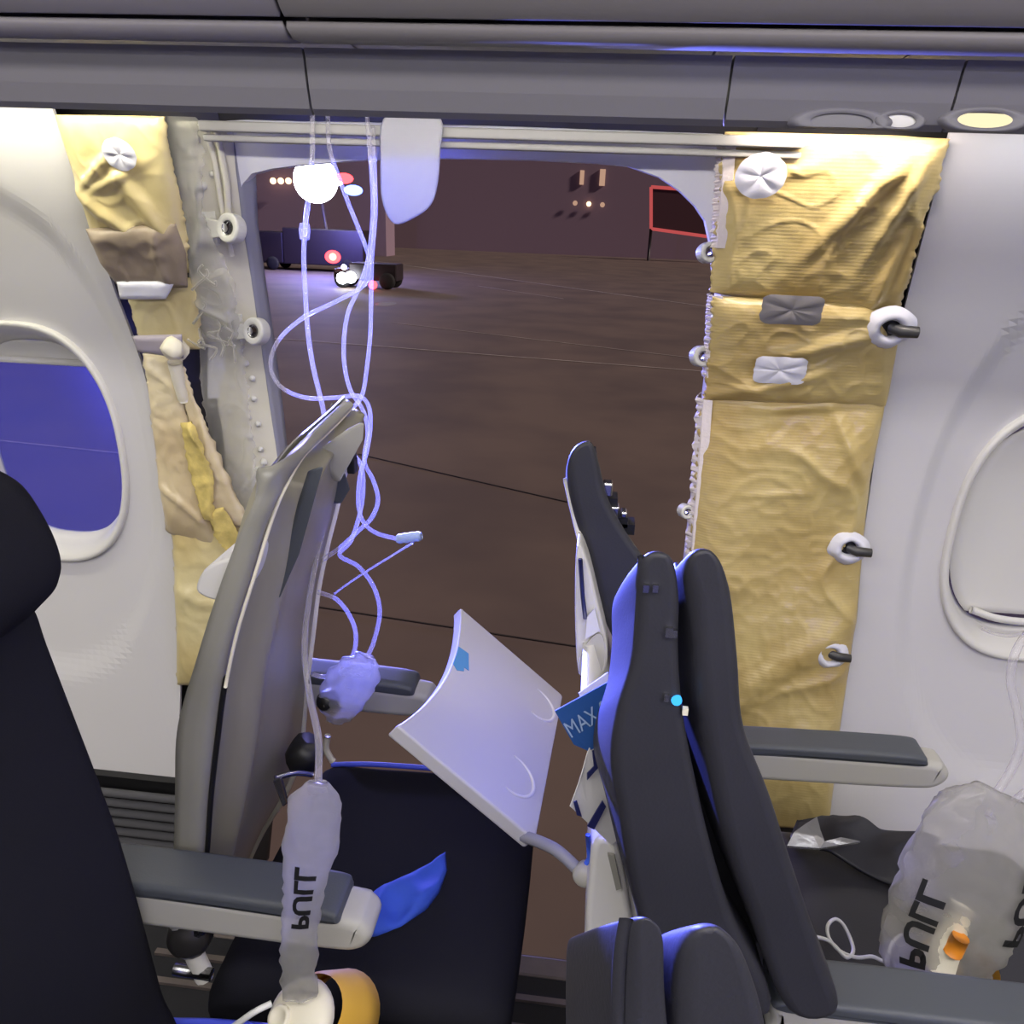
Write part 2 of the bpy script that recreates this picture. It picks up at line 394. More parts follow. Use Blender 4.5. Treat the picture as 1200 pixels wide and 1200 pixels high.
# header with rounded corners
inner = [(309, 470), (290, 360), (274, 280), (269, 240), (273, 215), (285, 201), (308, 195), (345, 190), (420, 184), (520, 182), (620, 184), (700, 188), (738, 192), (775, 205), (800, 222), (818, 240), (830, 258), (836, 285), (840, 330)]
outer = [(236, 470), (236, 360), (236, 280), (236, 220), (238, 180), (245, 140), (280, 138), (345, 140), (420, 141), (520, 144), (620, 147), (700, 150), (738, 151), (790, 153), (850, 155), (872, 180), (880, 220), (884, 270), (886, 330)]
bm = bmesh.new(); A = [bm.verts.new(W(*p)+Vector((0, .035, 0))) for p in inner]; B = [bm.verts.new(W(*p)+Vector((0, .030, 0))) for p in outer]; C2 = [bm.verts.new(W(*p)+Vector((0, .055, .0))) for p in inner]
for i in range(len(A)-1): bm.faces.new((A[i], A[i+1], B[i+1], B[i])); bm.faces.new((C2[i], C2[i+1], A[i+1], A[i]))
bmesh.ops.recalc_face_normals(bm, faces=bm.faces); o = part('door_header', bm, M['header'], door); solid(o, .004)
# left jamb: wide primer-coloured post with a greyer return edge
JL = [(196, 140), (205, 250), (222, 330), (240, 430), (255, 520), (262, 620), (258, 700)]
JR = [(262, 140), (268, 200), (276, 262), (284, 310), (298, 400), (311, 490), (322, 560)]
JR2 = [(282, 146), (283, 200), (286, 262), (296, 330), (307, 400), (318, 480), (327, 560)]
def jamb_fn(u, v):
    a, b = poly_at(JL, v), poly_at(JR, v); p = W(a[0]+(b[0]-a[0])*u, a[1]+(b[1]-a[1])*u)
    return p+Vector((0, .03-.006*math.sin(u*math.pi)+.003*nz(p, 18), 0))
bm = quad_grid(jamb_fn, 16, 60); part('door_jamb', bm, M['jamb'], door)
def edge_fn(u, v):
    a, b = poly_at(JR, v), poly_at(JR2, v); p = W(a[0]+(b[0]-a[0])*u, a[1]+(b[1]-a[1])*u)
    return p+Vector((0, .03+.03*u, 0))
bm = quad_grid(edge_fn, 4, 40); o = part('jamb_edge', bm, M['jamb_edge'], door); solid(o, .004)
# vertical stiffening flange on the jamb
fl = [W(*p)+Vector((0, .012, 0)) for p in [(236, 142), (248, 190), (256, 240), (268, 300)]]
bm = bmesh.new(); tube(bm, catmull(fl, 6), .0055, 8); part('jamb_flange', bm, M['jamb'], door)
fl = [W(*p)+Vector((0, .012, 0)) for p in [(250, 150), (262, 215), (264, 250)]]
bm = bmesh.new(); tube(bm, catmull(fl, 6), .006, 8); part('jamb_flange', bm, M['jamb'], door)
# rivets and bolts
bolt_me = None
for (px, py, r) in [(206, 168, .007), (216, 178, .007), (220, 160, .008), (222, 222, .006), (229, 216, .008), (243, 203, .006), (243, 258, .007), (252, 262, .006), (258, 330, .006), (262, 352, .007), (250, 372, .006), (256, 410, .006), (283, 428, .005), (275, 412, .006), (290, 446, .005), (292, 470, .005), (286, 492, .005), (297, 500, .005), (288, 515, .005), (300, 530, .005), (292, 560, .006), (300, 572, .005), (280, 575, .005), (268, 545, .004), (263, 485, .005), (266, 455, .005), (304, 545, .006)]:
    if bolt_me is None:
        bm = bmesh.new(); lathe(bm, [(0, 1.1), (.6, 1.0), (.95, .6), (1, 0), (1.35, 0), (1.35, -.3)], (0, 0, 0), (0, -1, 0), 10); o = mk('bolt', bm, M['lug']); bolt_me = o
    else: o = bolt_me.copy(); COL.objects.link(o)
    o.location = W(px, py)+Vector((0, .022, 0)); o.scale = (r, r, r); put(o, door)
# stop fittings: a lug with a bushing hole, on an arm bolted to the jamb
def fitting(px, py, side, r=.023, arm=.050, tilt=.12):
    c = W(px, py)+Vector((0, -.005, 0)); bm = bmesh.new()
    lathe(bm, [(.50*r, .011), (.62*r, .013), (.9*r, .013), (r, .010), (r, -.010), (.9*r, -.013), (.62*r, -.013), (.50*r, -.011), (.50*r, .011)], c, (.35*side, -1, .15), 28)
    prof = [(c+Vector((side*a, b, h))) for a, b, h in ((.010, 0, .011), (arm, .012, .016), (arm, .012, -.020), (.010, 0, -.013))]
    plate(bm, prof, .016, Vector((0, 1, 0)))
    plate(bm, [c+Vector((side*a, .024, h)) for a, h in ((arm-.012, .030), (arm+.030, .026), (arm+.030, -.028), (arm-.012, -.030))], .012, Vector((0, 1, 0)))
    o = part('stop_fitting', bm, M['lug'], door, False); bevel(o, .003)
    bm = bmesh.new(); lathe(bm, [(.49*r, .012), (.40*r, .012), (.40*r, -.012), (.49*r, -.012)], c, (.35*side, -1, .15), 20); b = subpart('bushing', bm, M['steel'], o)
    for hh in (.018, -.018):
        bm = bmesh.new(); lathe(bm, [(0, .016), (.005, .015), (.0065, .006), (.0065, 0)], c+Vector((side*(arm+.014), .020, hh)), (0, -1, 0), 10); subpart('fitting_bolt', bm, M['lug'], o)
for a in ((273, 268, -1, .027, .05), (302, 388, -1, .027, .05), (322, 566, -1, .015, .03)): fitting(*a)
for a in ((829, 296, 1, .018), (821, 417, 1, .020), (803, 598, 1, .015, .03)): fitting(*a)
# right jamb, mostly under the blankets
bm = bmesh.new()
def rj(u, v):
    z = -.02+1.5*v; return Vector((.235+.03*u-.04*max(0, z-.9)*.6, wy(z)+.10-.09*u, z))
grid(bm, rj, 4, 30); o = part('right_jamb', bm, M['jamb'], door); solid(o, .006)
bm = bmesh.new(); box(bm, (-.22, -.385, -.012), (1.0, .05, .03)); bevel(part('door_sill', bm, M['rubber'], door, False), .006)
for yy, zz in ((-.46, .003), (-.52, .003), (-.60, .003)):
    bm = bmesh.new(); box(bm, (-.2, yy, zz), (1.2, .012, .008)); part('sill_strip', bm, M['rubber'], door, False)

# valance rail over the aperture
bm = bmesh.new()
for k, (y, z, h) in enumerate(((-.185, 1.553, .016), (-.172, 1.536, .010))): box(bm, (-.19, y, z), (.98, .02, h))
bevel(structure('trim_1', bm, M['frame_grey'], False), .003)

# ------------------------------------------------------------------ insulation blankets
def patch(bm, Lp, Rp, off, amp, seed, nu=90, nv=110, pillow=.02, jag=0, jagr=0, folds=()):
    def fn(u, v):
        a, b = poly_at(Lp, v), poly_at(Rp, v)
        p = W(a[0]+(b[0]-a[0])*u, a[1]+(b[1]-a[1])*u)
        e = max(0, 1-(2*u-1)**8)*max(0, 1-(2*v-1)**8)
        q = Vector((p.x, 0, p.z))
        w = Vector((nz(q, 6, seed)*.06, 0, nz(q, 6, seed+2)*.06)); qs = Vector((q.x*.8+q.z*.5, 0, q.z*.45-q.x*.5))
        d = off+pillow*e*(.8+.6*nz(q, 3.5, seed+1))+amp*(1.2*nz(q, 4.5, seed)+.75*(max(0, ridge(qs+w, 6, seed+5))**5-.2)+.22*max(0, ridge(q+w, 19, seed+9))**4+.12*nz(q, 50, seed))*(.25+.75*e)
        for (fx, fz, ax, az, w, h) in folds:     # soft creases radiating from a point
            dx, dz = p.x-fx, p.z-fz; s = dx*ax+dz*az; c = -dx*az+dz*ax
            d += h*math.exp(-(c/w)**2)*math.exp(-(s/(8*w))**2)
        jit = 0
        if jag and u < 1e-6: jit = jag*(nz(p, 60, seed)+nz(p, 160, seed))
        if jagr and u > 1-1e-6: jit = jagr*(nz(p, 40, seed)+nz(p, 120, seed))
        return p+wn(p.z)*d+Vector((jit, 0, 0))
    grid(bm, fn, nu, nv)
def blanket(name, label, Lp, Rp, off, amp, seed, m, **k):
    c = W(*poly_at([poly_at(Lp, .5), poly_at(Rp, .5)], .5)); t = thing(name, label, 'insulation', (c.x, c.y, c.z))
    bm = bmesh.new(); patch(bm, Lp, Rp, off, amp, seed, **k)
    o = part('film_cover', bm, m, t); solid(o, .006)
    return t
def disc_patch(root, px, py, w, h, off, seed, rect=False, name='tape_patch', m=None):
    """crinkled tape patch gathered to its middle"""
    bm = bmesh.new(); c = W(px, py); N = 48
    V = [bm.verts.new(c+wn(c.z)*(off+.004))]; rows = []
    for j in range(1, 9):
        t = j/8; row = []
        for k in range(N):
            a = 2*math.pi*k/N; cx, sx = math.cos(a), math.sin(a)
            if rect: s = 1/max(abs(cx), abs(sx)); s = min(s, 1.28)
            else: s = 1
            x, z = c.x+w*t*cx*s*(1+.05*noise.noise(Vector((a*3, seed, 0)))), c.z+h*t*sx*s*(1+.05*noise.noise(Vector((a*3, seed+3, 0))))
            cr = .0035*abs(math.sin(a*2.5+seed+noise.noise(Vector((a*2, seed, 1)))))*(1-t)*t*3
            p = Vector((x, wy(z), z)); row.append(bm.verts.new(p+wn(z)*(off+.005+cr)))
        rows.append(row)
    for k in range(N): bm.faces.new((V[0], rows[0][k], rows[0][(k+1) % N]))
    for A, B in zip(rows, rows[1:]):
        for k in range(N): bm.faces.new((A[k], B[k], B[(k+1) % N], A[(k+1) % N]))
    return part(name, bm, m or M['tape'], root)
def grommet(root, px, py, r, off):
    """silver collar around a dark hole where a fastener comes through"""
    c = W(px, py)+wn(W(px, py).z)*off; n = wn(c.z)
    bm = bmesh.new(); lathe(bm, [(r*.55, -.010), (r*.62, .004), (r*.85, .010), (r*1.1, .006), (r*1.35, -.002), (r*1.5, -.008)], c, n, 28, 1.15, 1)
    for v in bm.verts: v.co += n*.004*nz(v.co, 60)+Vector((.004*nz(v.co, 40, 3), 0, .004*nz(v.co, 40, 8)))
    o = part('foil_collar', bm, M['tape'], root)
    bm = bmesh.new(); lathe(bm, [(0, -.004), (r*.62, -.006)], c, n, 20); subpart('hole', bm, M['black'], o)
    bm = bmesh.new(); tube(bm, [c-n*.004, c+n*.012+Vector((r*.5, 0, 0)), c+n*.014+Vector((r*1.6, 0, 0))], [r*.35, r*.42, r*.38], 14); subpart('clip', bm, M['dark_clip'], o)
M['dark_clip'] = mat('dark_clip', (70, 70, 72), .35, .3)
def torn_edge(root, pts, w, seed, m):
    """ragged pulled wool along the edge that faces the opening"""
    bm = bmesh.new(); rnd = random.Random(seed); n = 70
    prev = None
    for i in range(n):
        a = poly_at(pts, i/(n-1)); p = W(*a); k = w*(.45+.55*rnd.random())
        row = [bm.verts.new(p+Vector((dx, dy, 0))) for dx, dy in ((.016, -.030), (0, -.026), (-k, -.012+.01*rnd.random()), (-k*.7, .015), (.004, .05))]
        if prev:
            for j in range(4): bm.faces.new((prev[j], prev[j+1], row[j+1], row[j]))
        prev = row
    o = part('torn_edge', bm, m, root, False); solid(o, .002); return o

# right of the opening, three blankets one above the other
t = blanket('insulation_blanket', 'gold insulation blanket right of the opening, topmost of three, with a round tape patch',
    [(846, 150), (842, 230), (836, 300), (832, 338)], [(1108, 158), (1092, 215), (1070, 270), (1048, 366)], .016, .010, 3, M['gold'], pillow=.022, jag=.006, jagr=.006,
    folds=((W(900, 200).x, W(900, 200).z, .95, .3, .010, .006), (W(1000, 230).x, W(1000, 230).z, .6, .8, .014, .012), (W(1040, 240).x, W(1040, 240).z, .3, .95, .012, .012), (W(1060, 300).x, W(1060, 300).z, .05, 1, .010, .014), (W(1030, 320).x, W(1030, 320).z, .1, 1, .010, .010)))
disc_patch(t, 887, 193, .040, .034, .048, 2)
torn_edge(t, [(848, 165), (843, 230), (838, 290)], .012, 4, M['wool'])
t = blanket('insulation_blanket', 'short gold insulation blanket right of the opening, middle of three, with crumpled rectangular tape',
    [(834, 342), (831, 400), (824, 462)], [(1046, 352), (1046, 400), (1033, 470)], .022, .011, 8, M['gold'], pillow=.022, jag=.006,
    folds=((W(960, 395).x, W(960, 395).z, .97, .25, .012, .012), (W(900, 440).x, W(900, 440).z, .95, .3, .012, .010)))
disc_patch(t, 908, 421, .046, .026, .052, 5, True)
o = disc_patch(t, 921, 349, .052, .026, .055, 9, True, m=mat('grey_tape', (128, 124, 124), .6)); o['label'] = 'dull grey tape strip'
grommet(t, 1036, 374, .026, .045)
torn_edge(t, [(834, 345), (831, 400), (827, 440)], .010, 6, M['wool'])
t = blanket('insulation_blanket', 'long gold insulation blanket right of the opening, lowest of three, reaching down behind the armrest',
    [(822, 458), (815, 560), (808, 650), (806, 760), (815, 850), (840, 960)], [(1034, 462), (1014, 560), (1002, 690), (990, 780), (980, 850), (966, 968)], .018, .011, 14, M['gold'], nv=170, pillow=.024, jag=.008,
    folds=((W(930, 470).x, W(930, 470).z, .98, .1, .010, .012), (W(990, 520).x, W(990, 520).z, -.5, .85, .012, .010), (W(900, 780).x, W(900, 780).z, .75, .65, .03, .012), (W(900, 570).x, W(900, 570).z, .98, .1, .006, .005)))
grommet(t, 988, 634, .024, .044); grommet(t, 966, 758, .023, .044)
torn_edge(t, [(823, 465), (818, 540), (811, 620), (808, 680)], .014, 11, M['wool'])
bm = bmesh.new(); tube(bm, catmull([W(875, 852)+Vector((0, -.05, 0)), W(905, 849)+Vector((0, -.055, 0)), W(945, 855)+Vector((0, -.05, 0)), W(976, 858)+Vector((0, -.045, 0))], 6), .007, 8); part('foil_hem', bm, M['foil'], t)

# left of the opening
t = blanket('insulation_blanket', 'gold insulation blanket at the top left beside the wall panel, with white round patch',
    [(70, 132), (92, 200), (112, 268), (135, 318)], [(196, 134), (208, 200), (220, 260), (226, 316)], .012, .010, 21, M['gold2'], pillow=.02, jagr=.006,
    folds=((W(150, 200).x, W(150, 200).z, .9, .4, .008, .008), (W(125, 190).x, W(125, 190).z, .8, .6, .008, .008), (W(140, 250).x, W(140, 250).z, .8, -.6, .012, .012), (W(190, 250).x, W(190, 250).z, .5, -.85, .014, .012)))
disc_patch(t, 153, 172, .030, .026, .036, 4)
bm = bmesh.new(); patch(bm, [(112, 262), (128, 300), (146, 326)], [(214, 256), (226, 290), (228, 330)], .030, .012, 27, 40, 24, pillow=.012)
o = part('grey_backing', bm, mat('grey_backing', (158, 142, 124), .45, var=.35, vscale=14), t); solid(o, .004); o['label'] = 'grey brown folded backing'  # shading of the blanket put in as a grey-brown piece
t = blanket('insulation_blanket', 'small yellow insulation pad left of the opening with white tape across its top',
    [(150, 326), (160, 360), (172, 402)], [(236, 322), (238, 360), (238, 406)], .016, .010, 31, M['gold2'], nu=36, nv=36, pillow=.018, jag=.004, jagr=.006)
bm = bmesh.new(); patch(bm, [(150, 322), (154, 342)], [(216, 322), (206, 342)], .040, .006, 33, 24, 8, pillow=.006); solid(part('tape_patch', bm, M['tape'], t), .003)
bm = bmesh.new(); patch(bm, [(168, 386), (174, 404)], [(224, 384), (226, 412)], .040, .006, 35, 24, 8, pillow=.006); o = part('tape_patch', bm, mat('mauve_tape', (160, 152, 164), .5), t); solid(o, .003)
# torn blanket that hangs in strips lower down
t = blanket('insulation_blanket', 'torn tan insulation blanket hanging left of the opening, yellow wool showing through a split',
    [(176, 410), (184, 470), (192, 540), (204, 620)], [(206, 412), (222, 470), (244, 560), (262, 640)], .022, .012, 41, M['tan'], nu=30, nv=60, pillow=.014, jag=.005, jagr=.006)
bm = bmesh.new(); patch(bm, [(214, 420), (228, 480), (250, 560), (262, 612)], [(222, 424), (240, 474), (278, 560), (298, 612)], .030, .012, 44, 18, 50, pillow=.012, jag=.006, jagr=.008); o = part('torn_strip', bm, M['tan'], t); solid(o, .004)
bm = bmesh.new(); patch(bm, [(226, 486), (234, 540), (252, 600)], [(240, 484), (262, 545), (264, 602)], .052, .016, 47, 16, 36, pillow=.01, jag=.005, jagr=.006); part('wool_filling', bm, M['foam'], t)
bm = bmesh.new(); patch(bm, [(254, 590), (264, 620), (280, 645)], [(274, 586), (288, 612), (298, 632)], .048, .014, 48, 14, 26, pillow=.01, jag=.006, jagr=.006); part('wool_filling', bm, M['foam'], t)
c = W(203, 408, .05); bm = bmesh.new(); lathe(bm, [(0, .020), (.016, .017), (.022, .006), (.020, -.012), (.026, -.022)], c, (.35, -1, .25), 16)
for v in bm.verts: v.co += Vector((nz(v.co, 50), nz(v.co, 55, 3), nz(v.co, 50, 6)))*.006
part('foil_knob', bm, M['ivory'], t)
bm = bmesh.new(); tube(bm, catmull([W(205, 424, .045), W(209, 445, .040), W(216, 470, .03)], 5), [.015, .014, .014, .013, .013, .013, .012, .012, .012, .012, .010][:11], 12); part('foil_neck', bm, M['ivory'], t)
t = blanket('insulation_blanket', 'lowest yellow insulation blanket left of the opening, behind the bare seat shell',
    [(204, 598), (210, 660), (213, 740), (212, 800)], [(286, 596), (290, 650), (270, 740), (252, 800)], .014, .012, 52, M['gold2'], nu=36, nv=50, pillow=.02, jag=.006)
# clear protective film bunched over the jamb
film = thing('plastic_film', 'torn clear plastic film crinkled over the door jamb left of the opening', 'film', W(240, 340))
def film_piece(Lp, Rp, seed, off=.0, amp=.016):
    bm = bmesh.new(); patch(bm, Lp, Rp, off, amp, seed, 40, 60, pillow=.008, jag=.01, jagr=.01); return part('film_sheet', bm, M['film'], film)
film_piece([(178, 134), (196, 190), (214, 250), (226, 320), (232, 400)], [(232, 136), (238, 190), (240, 250), (276, 330), (282, 400)], 61, .006)
film_piece([(232, 400), (236, 460), (250, 540), (268, 610)], [(284, 400), (292, 460), (298, 540), (306, 600)], 67, .0)
film_piece([(224, 318), (232, 350), (240, 400)], [(268, 310), (280, 340), (276, 396)], 71, .014, .022)
bm = bmesh.new()
for k in range(9):
    a = random.Random(k).uniform; p0 = (a(228, 270), a(300, 400)); pts = [W(p0[0]+i*a(-6, 8), p0[1]+i*a(4, 14), .03+.01*nz(Vector((i, k, 0)), 1)) for i in range(4)]
    tube(bm, catmull(pts, 4), .0025, 6)
o = part('film_crease', bm, M['film'], film); o['kind'] = 'stuff'

# ------------------------------------------------------------------ overhead: bins and service panels
def xline(px, py, Y=None, Z=None): return U(px, py, Y=Y, Z=Z)
SEAM = U(361, 90, Y=-.74).x
def bin_unit(x0, x1, label):
    t = thing('overhead_bin', label, 'bin', ((x0+x1)/2, -.9, 1.57))
    prof = [(-.775, 1.572), (-.80, 1.566), (-.835, 1.572), (-.86, 1.59)]
    bm = bmesh.new()
    def strip(prof, bm, dz=0):
        rows = [[bm.verts.new((x, y, z)) for x in (x0+.002, x1-.002)] for y, z in prof]
        for A, B in zip(rows, rows[1:]): bm.faces.new((A[0], A[1], B[1], B[0]))
    strip([(-.728, 1.62), (-.736, 1.580), (-.752, 1.574), (-.78, 1.572), (-.795, 1.578)], bm); o = part('bin_lip', bm, M['bin'], t); solid(o, .006)
    bm = bmesh.new(); strip(catmull([(-.796, 1.588, 0), (-.815, 1.602, 0), (-.86, 1.66, 0), (-.90, 1.76, 0), (-.90, 1.88, 0), (-.84, 2.0, 0)], 6) and [(p.x, p.y) for p in catmull([(-.796, 1.588, 0), (-.815, 1.602, 0), (-.86, 1.66, 0), (-.90, 1.76, 0), (-.90, 1.88, 0), (-.84, 2.0, 0)], 6)], bm)
    o = part('bin_door', bm, M['bin'], t); solid(o, .012)
    bm = bmesh.new(); box(bm, ((x0+x1)/2, -.63, 1.86), (x1-x0-.004, .34, .40)); part('bin_body', bm, M['psu'], t, False)
    return t
bin_unit(-2.2, SEAM, 'grey overhead bin at the top left, ending at the seam above the bright light')
bin_unit(SEAM, 2.2, 'long grey overhead bin running along the top right of the cabin')
# service panels under the bins
S2 = U(853, 110, Y=-.74).x; S3 = U(1118, 115, Y=-.74).x
def psu(x0, x1, label, far=-.235):
    t = thing('service_panel', label, 'panel', ((x0+x1)/2, -.48, 1.57))
    bm = bmesh.new(); pr_ = [(-.752, 1.568), (-.748, 1.560), (-.742, 1.535), (-.736, 1.518), (-.728, 1.513), (-.718, 1.516), (-.715, 1.530), (-.715, 1.568)]
    rows = [[bm.verts.new((x, y, z)) for y, z in pr_] for x in (x0+.0012, x1-.0012)]
    for k in range(len(pr_)): bm.faces.new((rows[0][k], rows[0][(k+1) % 8], rows[1][(k+1) % 8], rows[1][k]))
    bm.faces.new(rows[0][::-1]); bm.faces.new(rows[1]); bmesh.ops.recalc_face_normals(bm, faces=bm.faces); part('panel_fascia', bm, M['psu'], t, False)
    bm = bmesh.new(); box(bm, ((x0+x1)/2, (-.714+far)/2, 1.606), (x1-x0-.003, far+.714, .012)); part('panel_underside', bm, M['psu'], t, False)
    return t
psu(-2.2, SEAM, 'grey passenger service panel above the left wall panel')
pm = psu(SEAM, S2, 'grey service panel over the opening with its mask hatch hanging open')
pr = psu(S2, S3, 'short grey service panel above the topmost gold blanket on the right')
pq = psu(S3, 2.2, 'grey service panel at the top right with a lit reading lamp')
def lens(root, px, py, a, b, m, name):
    c = U(px, py, Y=-.738); bm = bmesh.new(); lathe(bm, [(.7, .004), (.95, .006), (1.12, .005), (1.2, -.006)], (0, 0, 0), (0, -1, 0), 30)
    for v in bm.verts: v.co = Vector((c.x+v.co.x*a, c.y+v.co.y+.12*(v.co.z*b), max(c.z+v.co.z*b, 1.513)))
    o = part(name, bm, M['psu'], root)
    bm = bmesh.new(); lathe(bm, [(0, .003), (.8, .002)], (0, 0, 0), (0, -1, 0), 26)
    for v in bm.verts: v.co = Vector((c.x+v.co.x*a, c.y+v.co.y+.12*(v.co.z*b), max(c.z+v.co.z*b, 1.5135)))
    subpart('lens', bm, m, o)
    return o
M['lens_on'] = emit('reading_light_lens', (1, .88, .55), 1.1)
lens(pr, 985, 143, .040, .010, M['psu'], 'air_outlet'); lens(pr, 1053, 142, .020, .008, M['white'], 'air_outlet')
lens(pq, 1152, 141, .034, .0095, M['lens_on'], 'reading_light')
# wall wash strips behind the service panels
def wash(name, x0, x1, label, power, col, m, y=-.25):
    t = thing(name, label, 'light', ((x0+x1)/2, y, 1.585)); bm = bmesh.new(); tube(bm, [(x0, y, 1.590), (x1, y, 1.590)], .006, 10); part('tube_lens', bm, m, t)
    bm = bmesh.new(); box(bm, ((x0+x1)/2, y, 1.5965), (x1-x0, .03, .004)); part('lamp_housing', bm, M['white'], t, False)
    lamp('wash_glow', 'AREA', ((x0+x1)/2, y+.012, 1.582), power, col, x1-x0, .015, ((x0+x1)/2, -.10, 1.1))
M['wash'] = emit('wash_strip', (1, .96, .78), 4)
wash('wash_light', -2.1, -.74, 'bright strip light above the left wall panel', 4.2, (1, .95, .74), M['wash'])
wash('wash_light', -.70, .18, 'strip light hidden above the white rail of the opening', 2.4, (1, .95, .90), M['wash'], -.42)
wash('wash_light', .22, .50, 'short strip light above the topmost gold blanket', 1.5, (1, .88, .78), M['wash'])
wash('wash_light', .56, 1.8, 'strip light above the right wall panel', 1.5, (.95, .95, 1), M['wash'])

# mask hatch hanging open
hp = catmull([U(px, py, Y=-.20) for px, py in ((449, 140), (446, 190), (448, 235), (462, 262), (486, 255), (505, 240), (513, 215), (516, 175), (517, 140), (484, 130))], 5, True)
hatch = thing('mask_hatch', 'pale mask compartment hatch hanging down beside the bundle of clear tubes', 'hatch', U(482, 140, Y=-.20))
bm = bmesh.new(); plate(bm, hp, .010, Vector((.15, -1, 0)).normalized()); bevel(part('hatch_door', bm, M['hatch'], hatch, False), .003)
bm = bmesh.new(); tube(bm, [U(452, 134, Y=-.20), U(514, 134, Y=-.20)], .006, 10); part('hinge', bm, M['white'], hatch)

# ------------------------------------------------------------------ seats
def place(bm, root_loc): pass
def armrest(name, label, x0, x1, y, ztop, tilt=0, w=.052):
    """x0 rear, x1 front tip; a grey body with a dark pad and a pale front cap"""
    t = thing(name, label, 'armrest', (x0, y, ztop))
    L = x1-x0; Rm = Matrix.Rotation(tilt, 4, 'Y'); T = Matrix.Translation((x0, y, ztop)) @ Rm
    def tr(bm):
        bmesh.ops.transform(bm, matrix=T, verts=bm.verts); return bm
    bm = bmesh.new(); pad(bm, [(0, -.012), (L*.5, -.014), (L-.03, -.016), (L-.004, -.024), (L+.004, -.042), (L-.012, -.062), (L-.05, -.068), (L*.5, -.070), (0, -.068), (-.02, -.04)], -w/2, w/2, .012, 5)
    part('arm_body', tr(bm), M['arm_body'], t)
    bm = bmesh.new(); pad(bm, [(-.01, -.004), (L*.3, 0), (L*.7, 0), (L-.045, -.003), (L-.034, -.012), (L-.04, -.022), (L*.7, -.022), (L*.3, -.021), (-.01, -.021)], -w/2-.003, w/2+.003, .008, 5)
    part('arm_pad', tr(bm), M['arm_pad'], t)
    return t
armrest('armrest', 'grey armrest with dark pad at the lower left, behind the hanging mask bag', -.56, -.215, -.870, .672, .02, .060)
armrest('armrest', 'far armrest lit blue beside the bare seat shell, next to the drop', -.56, -.235, -.400, .672, .02, .055)
armrest('armrest', 'pale armrest with dark pad in front of the lowest gold blanket', .24, .592, -.470, .660, -.04, .052)
armrest('armrest', 'near armrest with dark pad in the bottom right corner', .26, .64, -.915, .668, .0, .055)

def shift(pf, dx, dz, lean=0, z0=.5): return [(x+dx+lean*(z-z0), z+dz) for x, z in pf]
def seat_base(t, x0, x1, y0, y1, cushion=True, zt=.46):
    if cushion:
        bm = bmesh.new(); pad(bm, [(x0, zt-.12), (x0+.01, zt-.02), (x0+.12, zt-.006), (x1-.08, zt), (x1-.02, zt-.012), (x1, zt-.05), (x1-.03, zt-.115), (x0+.2, zt-.13)], y0, y1, .035, 5, .004)
        part('seat_cushion', bm, M['fabric' if x0 < 0 else 'leather'], t)
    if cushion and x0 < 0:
        bm = bmesh.new(); tube(bm, catmull([(x0+.02, y1-.012, zt-.016), (x0+.12, y1-.012, zt-.004), (x1-.08, y1-.012, zt+.001), (x1-.03, y1-.012, zt-.010)], 6), .005, 8); part('cushion_piping', bm, M['leather_pale'], t)  # added strip that carries the blue-lit rim as its own colour
    bm = bmesh.new(); box(bm, ((x0+x1)/2-.02, (y0+y1)/2, zt-.17), (x1-x0-.10, y1-y0-.02, .05)); part('seat_pan', bm, M['black'], t, False)
    for yy in (y0+.06, y1-.06):
        bm = bmesh.new(); tube(bm, [(x0+.10, yy, zt-.18), (x0+.05, yy, 0)], .016, 8); part('leg', bm, M['steel'], t)
        bm = bmesh.new(); tube(bm, [(x1-.10, yy, zt-.18), (x1-.13, yy, 0)], .016, 8); part('leg', bm, M['steel'], t)
def lobe(t, name, m, px, yn, yf, drop, dx, r=.014, seam=None):
    """upright pad: side profile measured at its near end yn, running outboard to yf while its top falls by drop"""
    pf = [(v.x, v.z) for v in (U(a, b, Y=yn) for a, b in px)]
    def bend(v):
        k = (v.y-yn)/(yf-yn); v.x += dx*k; v.z -= drop*k*min(1, max(0, (v.z-.75)/.3))
    bm = bmesh.new(); pad(bm, pf, yn, yf, r, 6, .002)
    for v in bm.verts: bend(v.co)
    o = part(name, bm, m, t)
    if seam:
        P = catmull([U(a, b, Y=yn) for a, b in seam], 6)
        bm = bmesh.new(); tube(bm, [p+Vector((-.001, r*.8, 0)) for p in P], .0028, 6)
        for v in bm.verts: bend(v.co); v.co.z -= .002
        subpart('piping', bm, m, o)
    return o
def lower_back(t, y0, y1, top, m):
    """padded lower back that sits between the side frames"""
    bm = bmesh.new(); pf = [(x, min(z, top)) for x, z in ((.085, .87), (.10, .82), (.13, .74), (.165, .63), (.20, .47), (.33, .47), (.285, .63), (.245, .74), (.205, .83), (.17, .87), (.13, .885))]
    pf = [p for k, p in enumerate(pf) if p[1] < top or k in (0, 10)]
    pad(bm, pf, y0, y1, .02, 5, .003); return part('lower_backrest', bm, m, t)
s25c = thing('airline_seat', 'dark padded seat nearest the camera at the bottom right, only its top in view', 'seat', (.45, -1.5, 0), 'row of seats right of the opening')
lobe(s25c, 'backrest', M['leather'], [(735, 1290), (735, 1200), (738, 1130), (743, 1085), (752, 1072), (768, 1076), (783, 1098), (786, 1160), (792, 1300)], -1.34, -1.265, .100, -.024, .007, [(745, 1070), (738, 1110), (735, 1160), (734, 1230)])
lobe(s25c, 'headrest', M['leather'], [(800, 1300), (794, 1200), (795, 1140), (800, 1108), (812, 1086), (832, 1078), (852, 1084), (876, 1110), (896, 1160), (910, 1220), (930, 1310)], -1.34, -1.265, .100, -.010, .008)
lower_back(s25c, -1.73, -1.31, .80, M['leather']); seat_base(s25c, .34, .78, -1.73, -1.31)
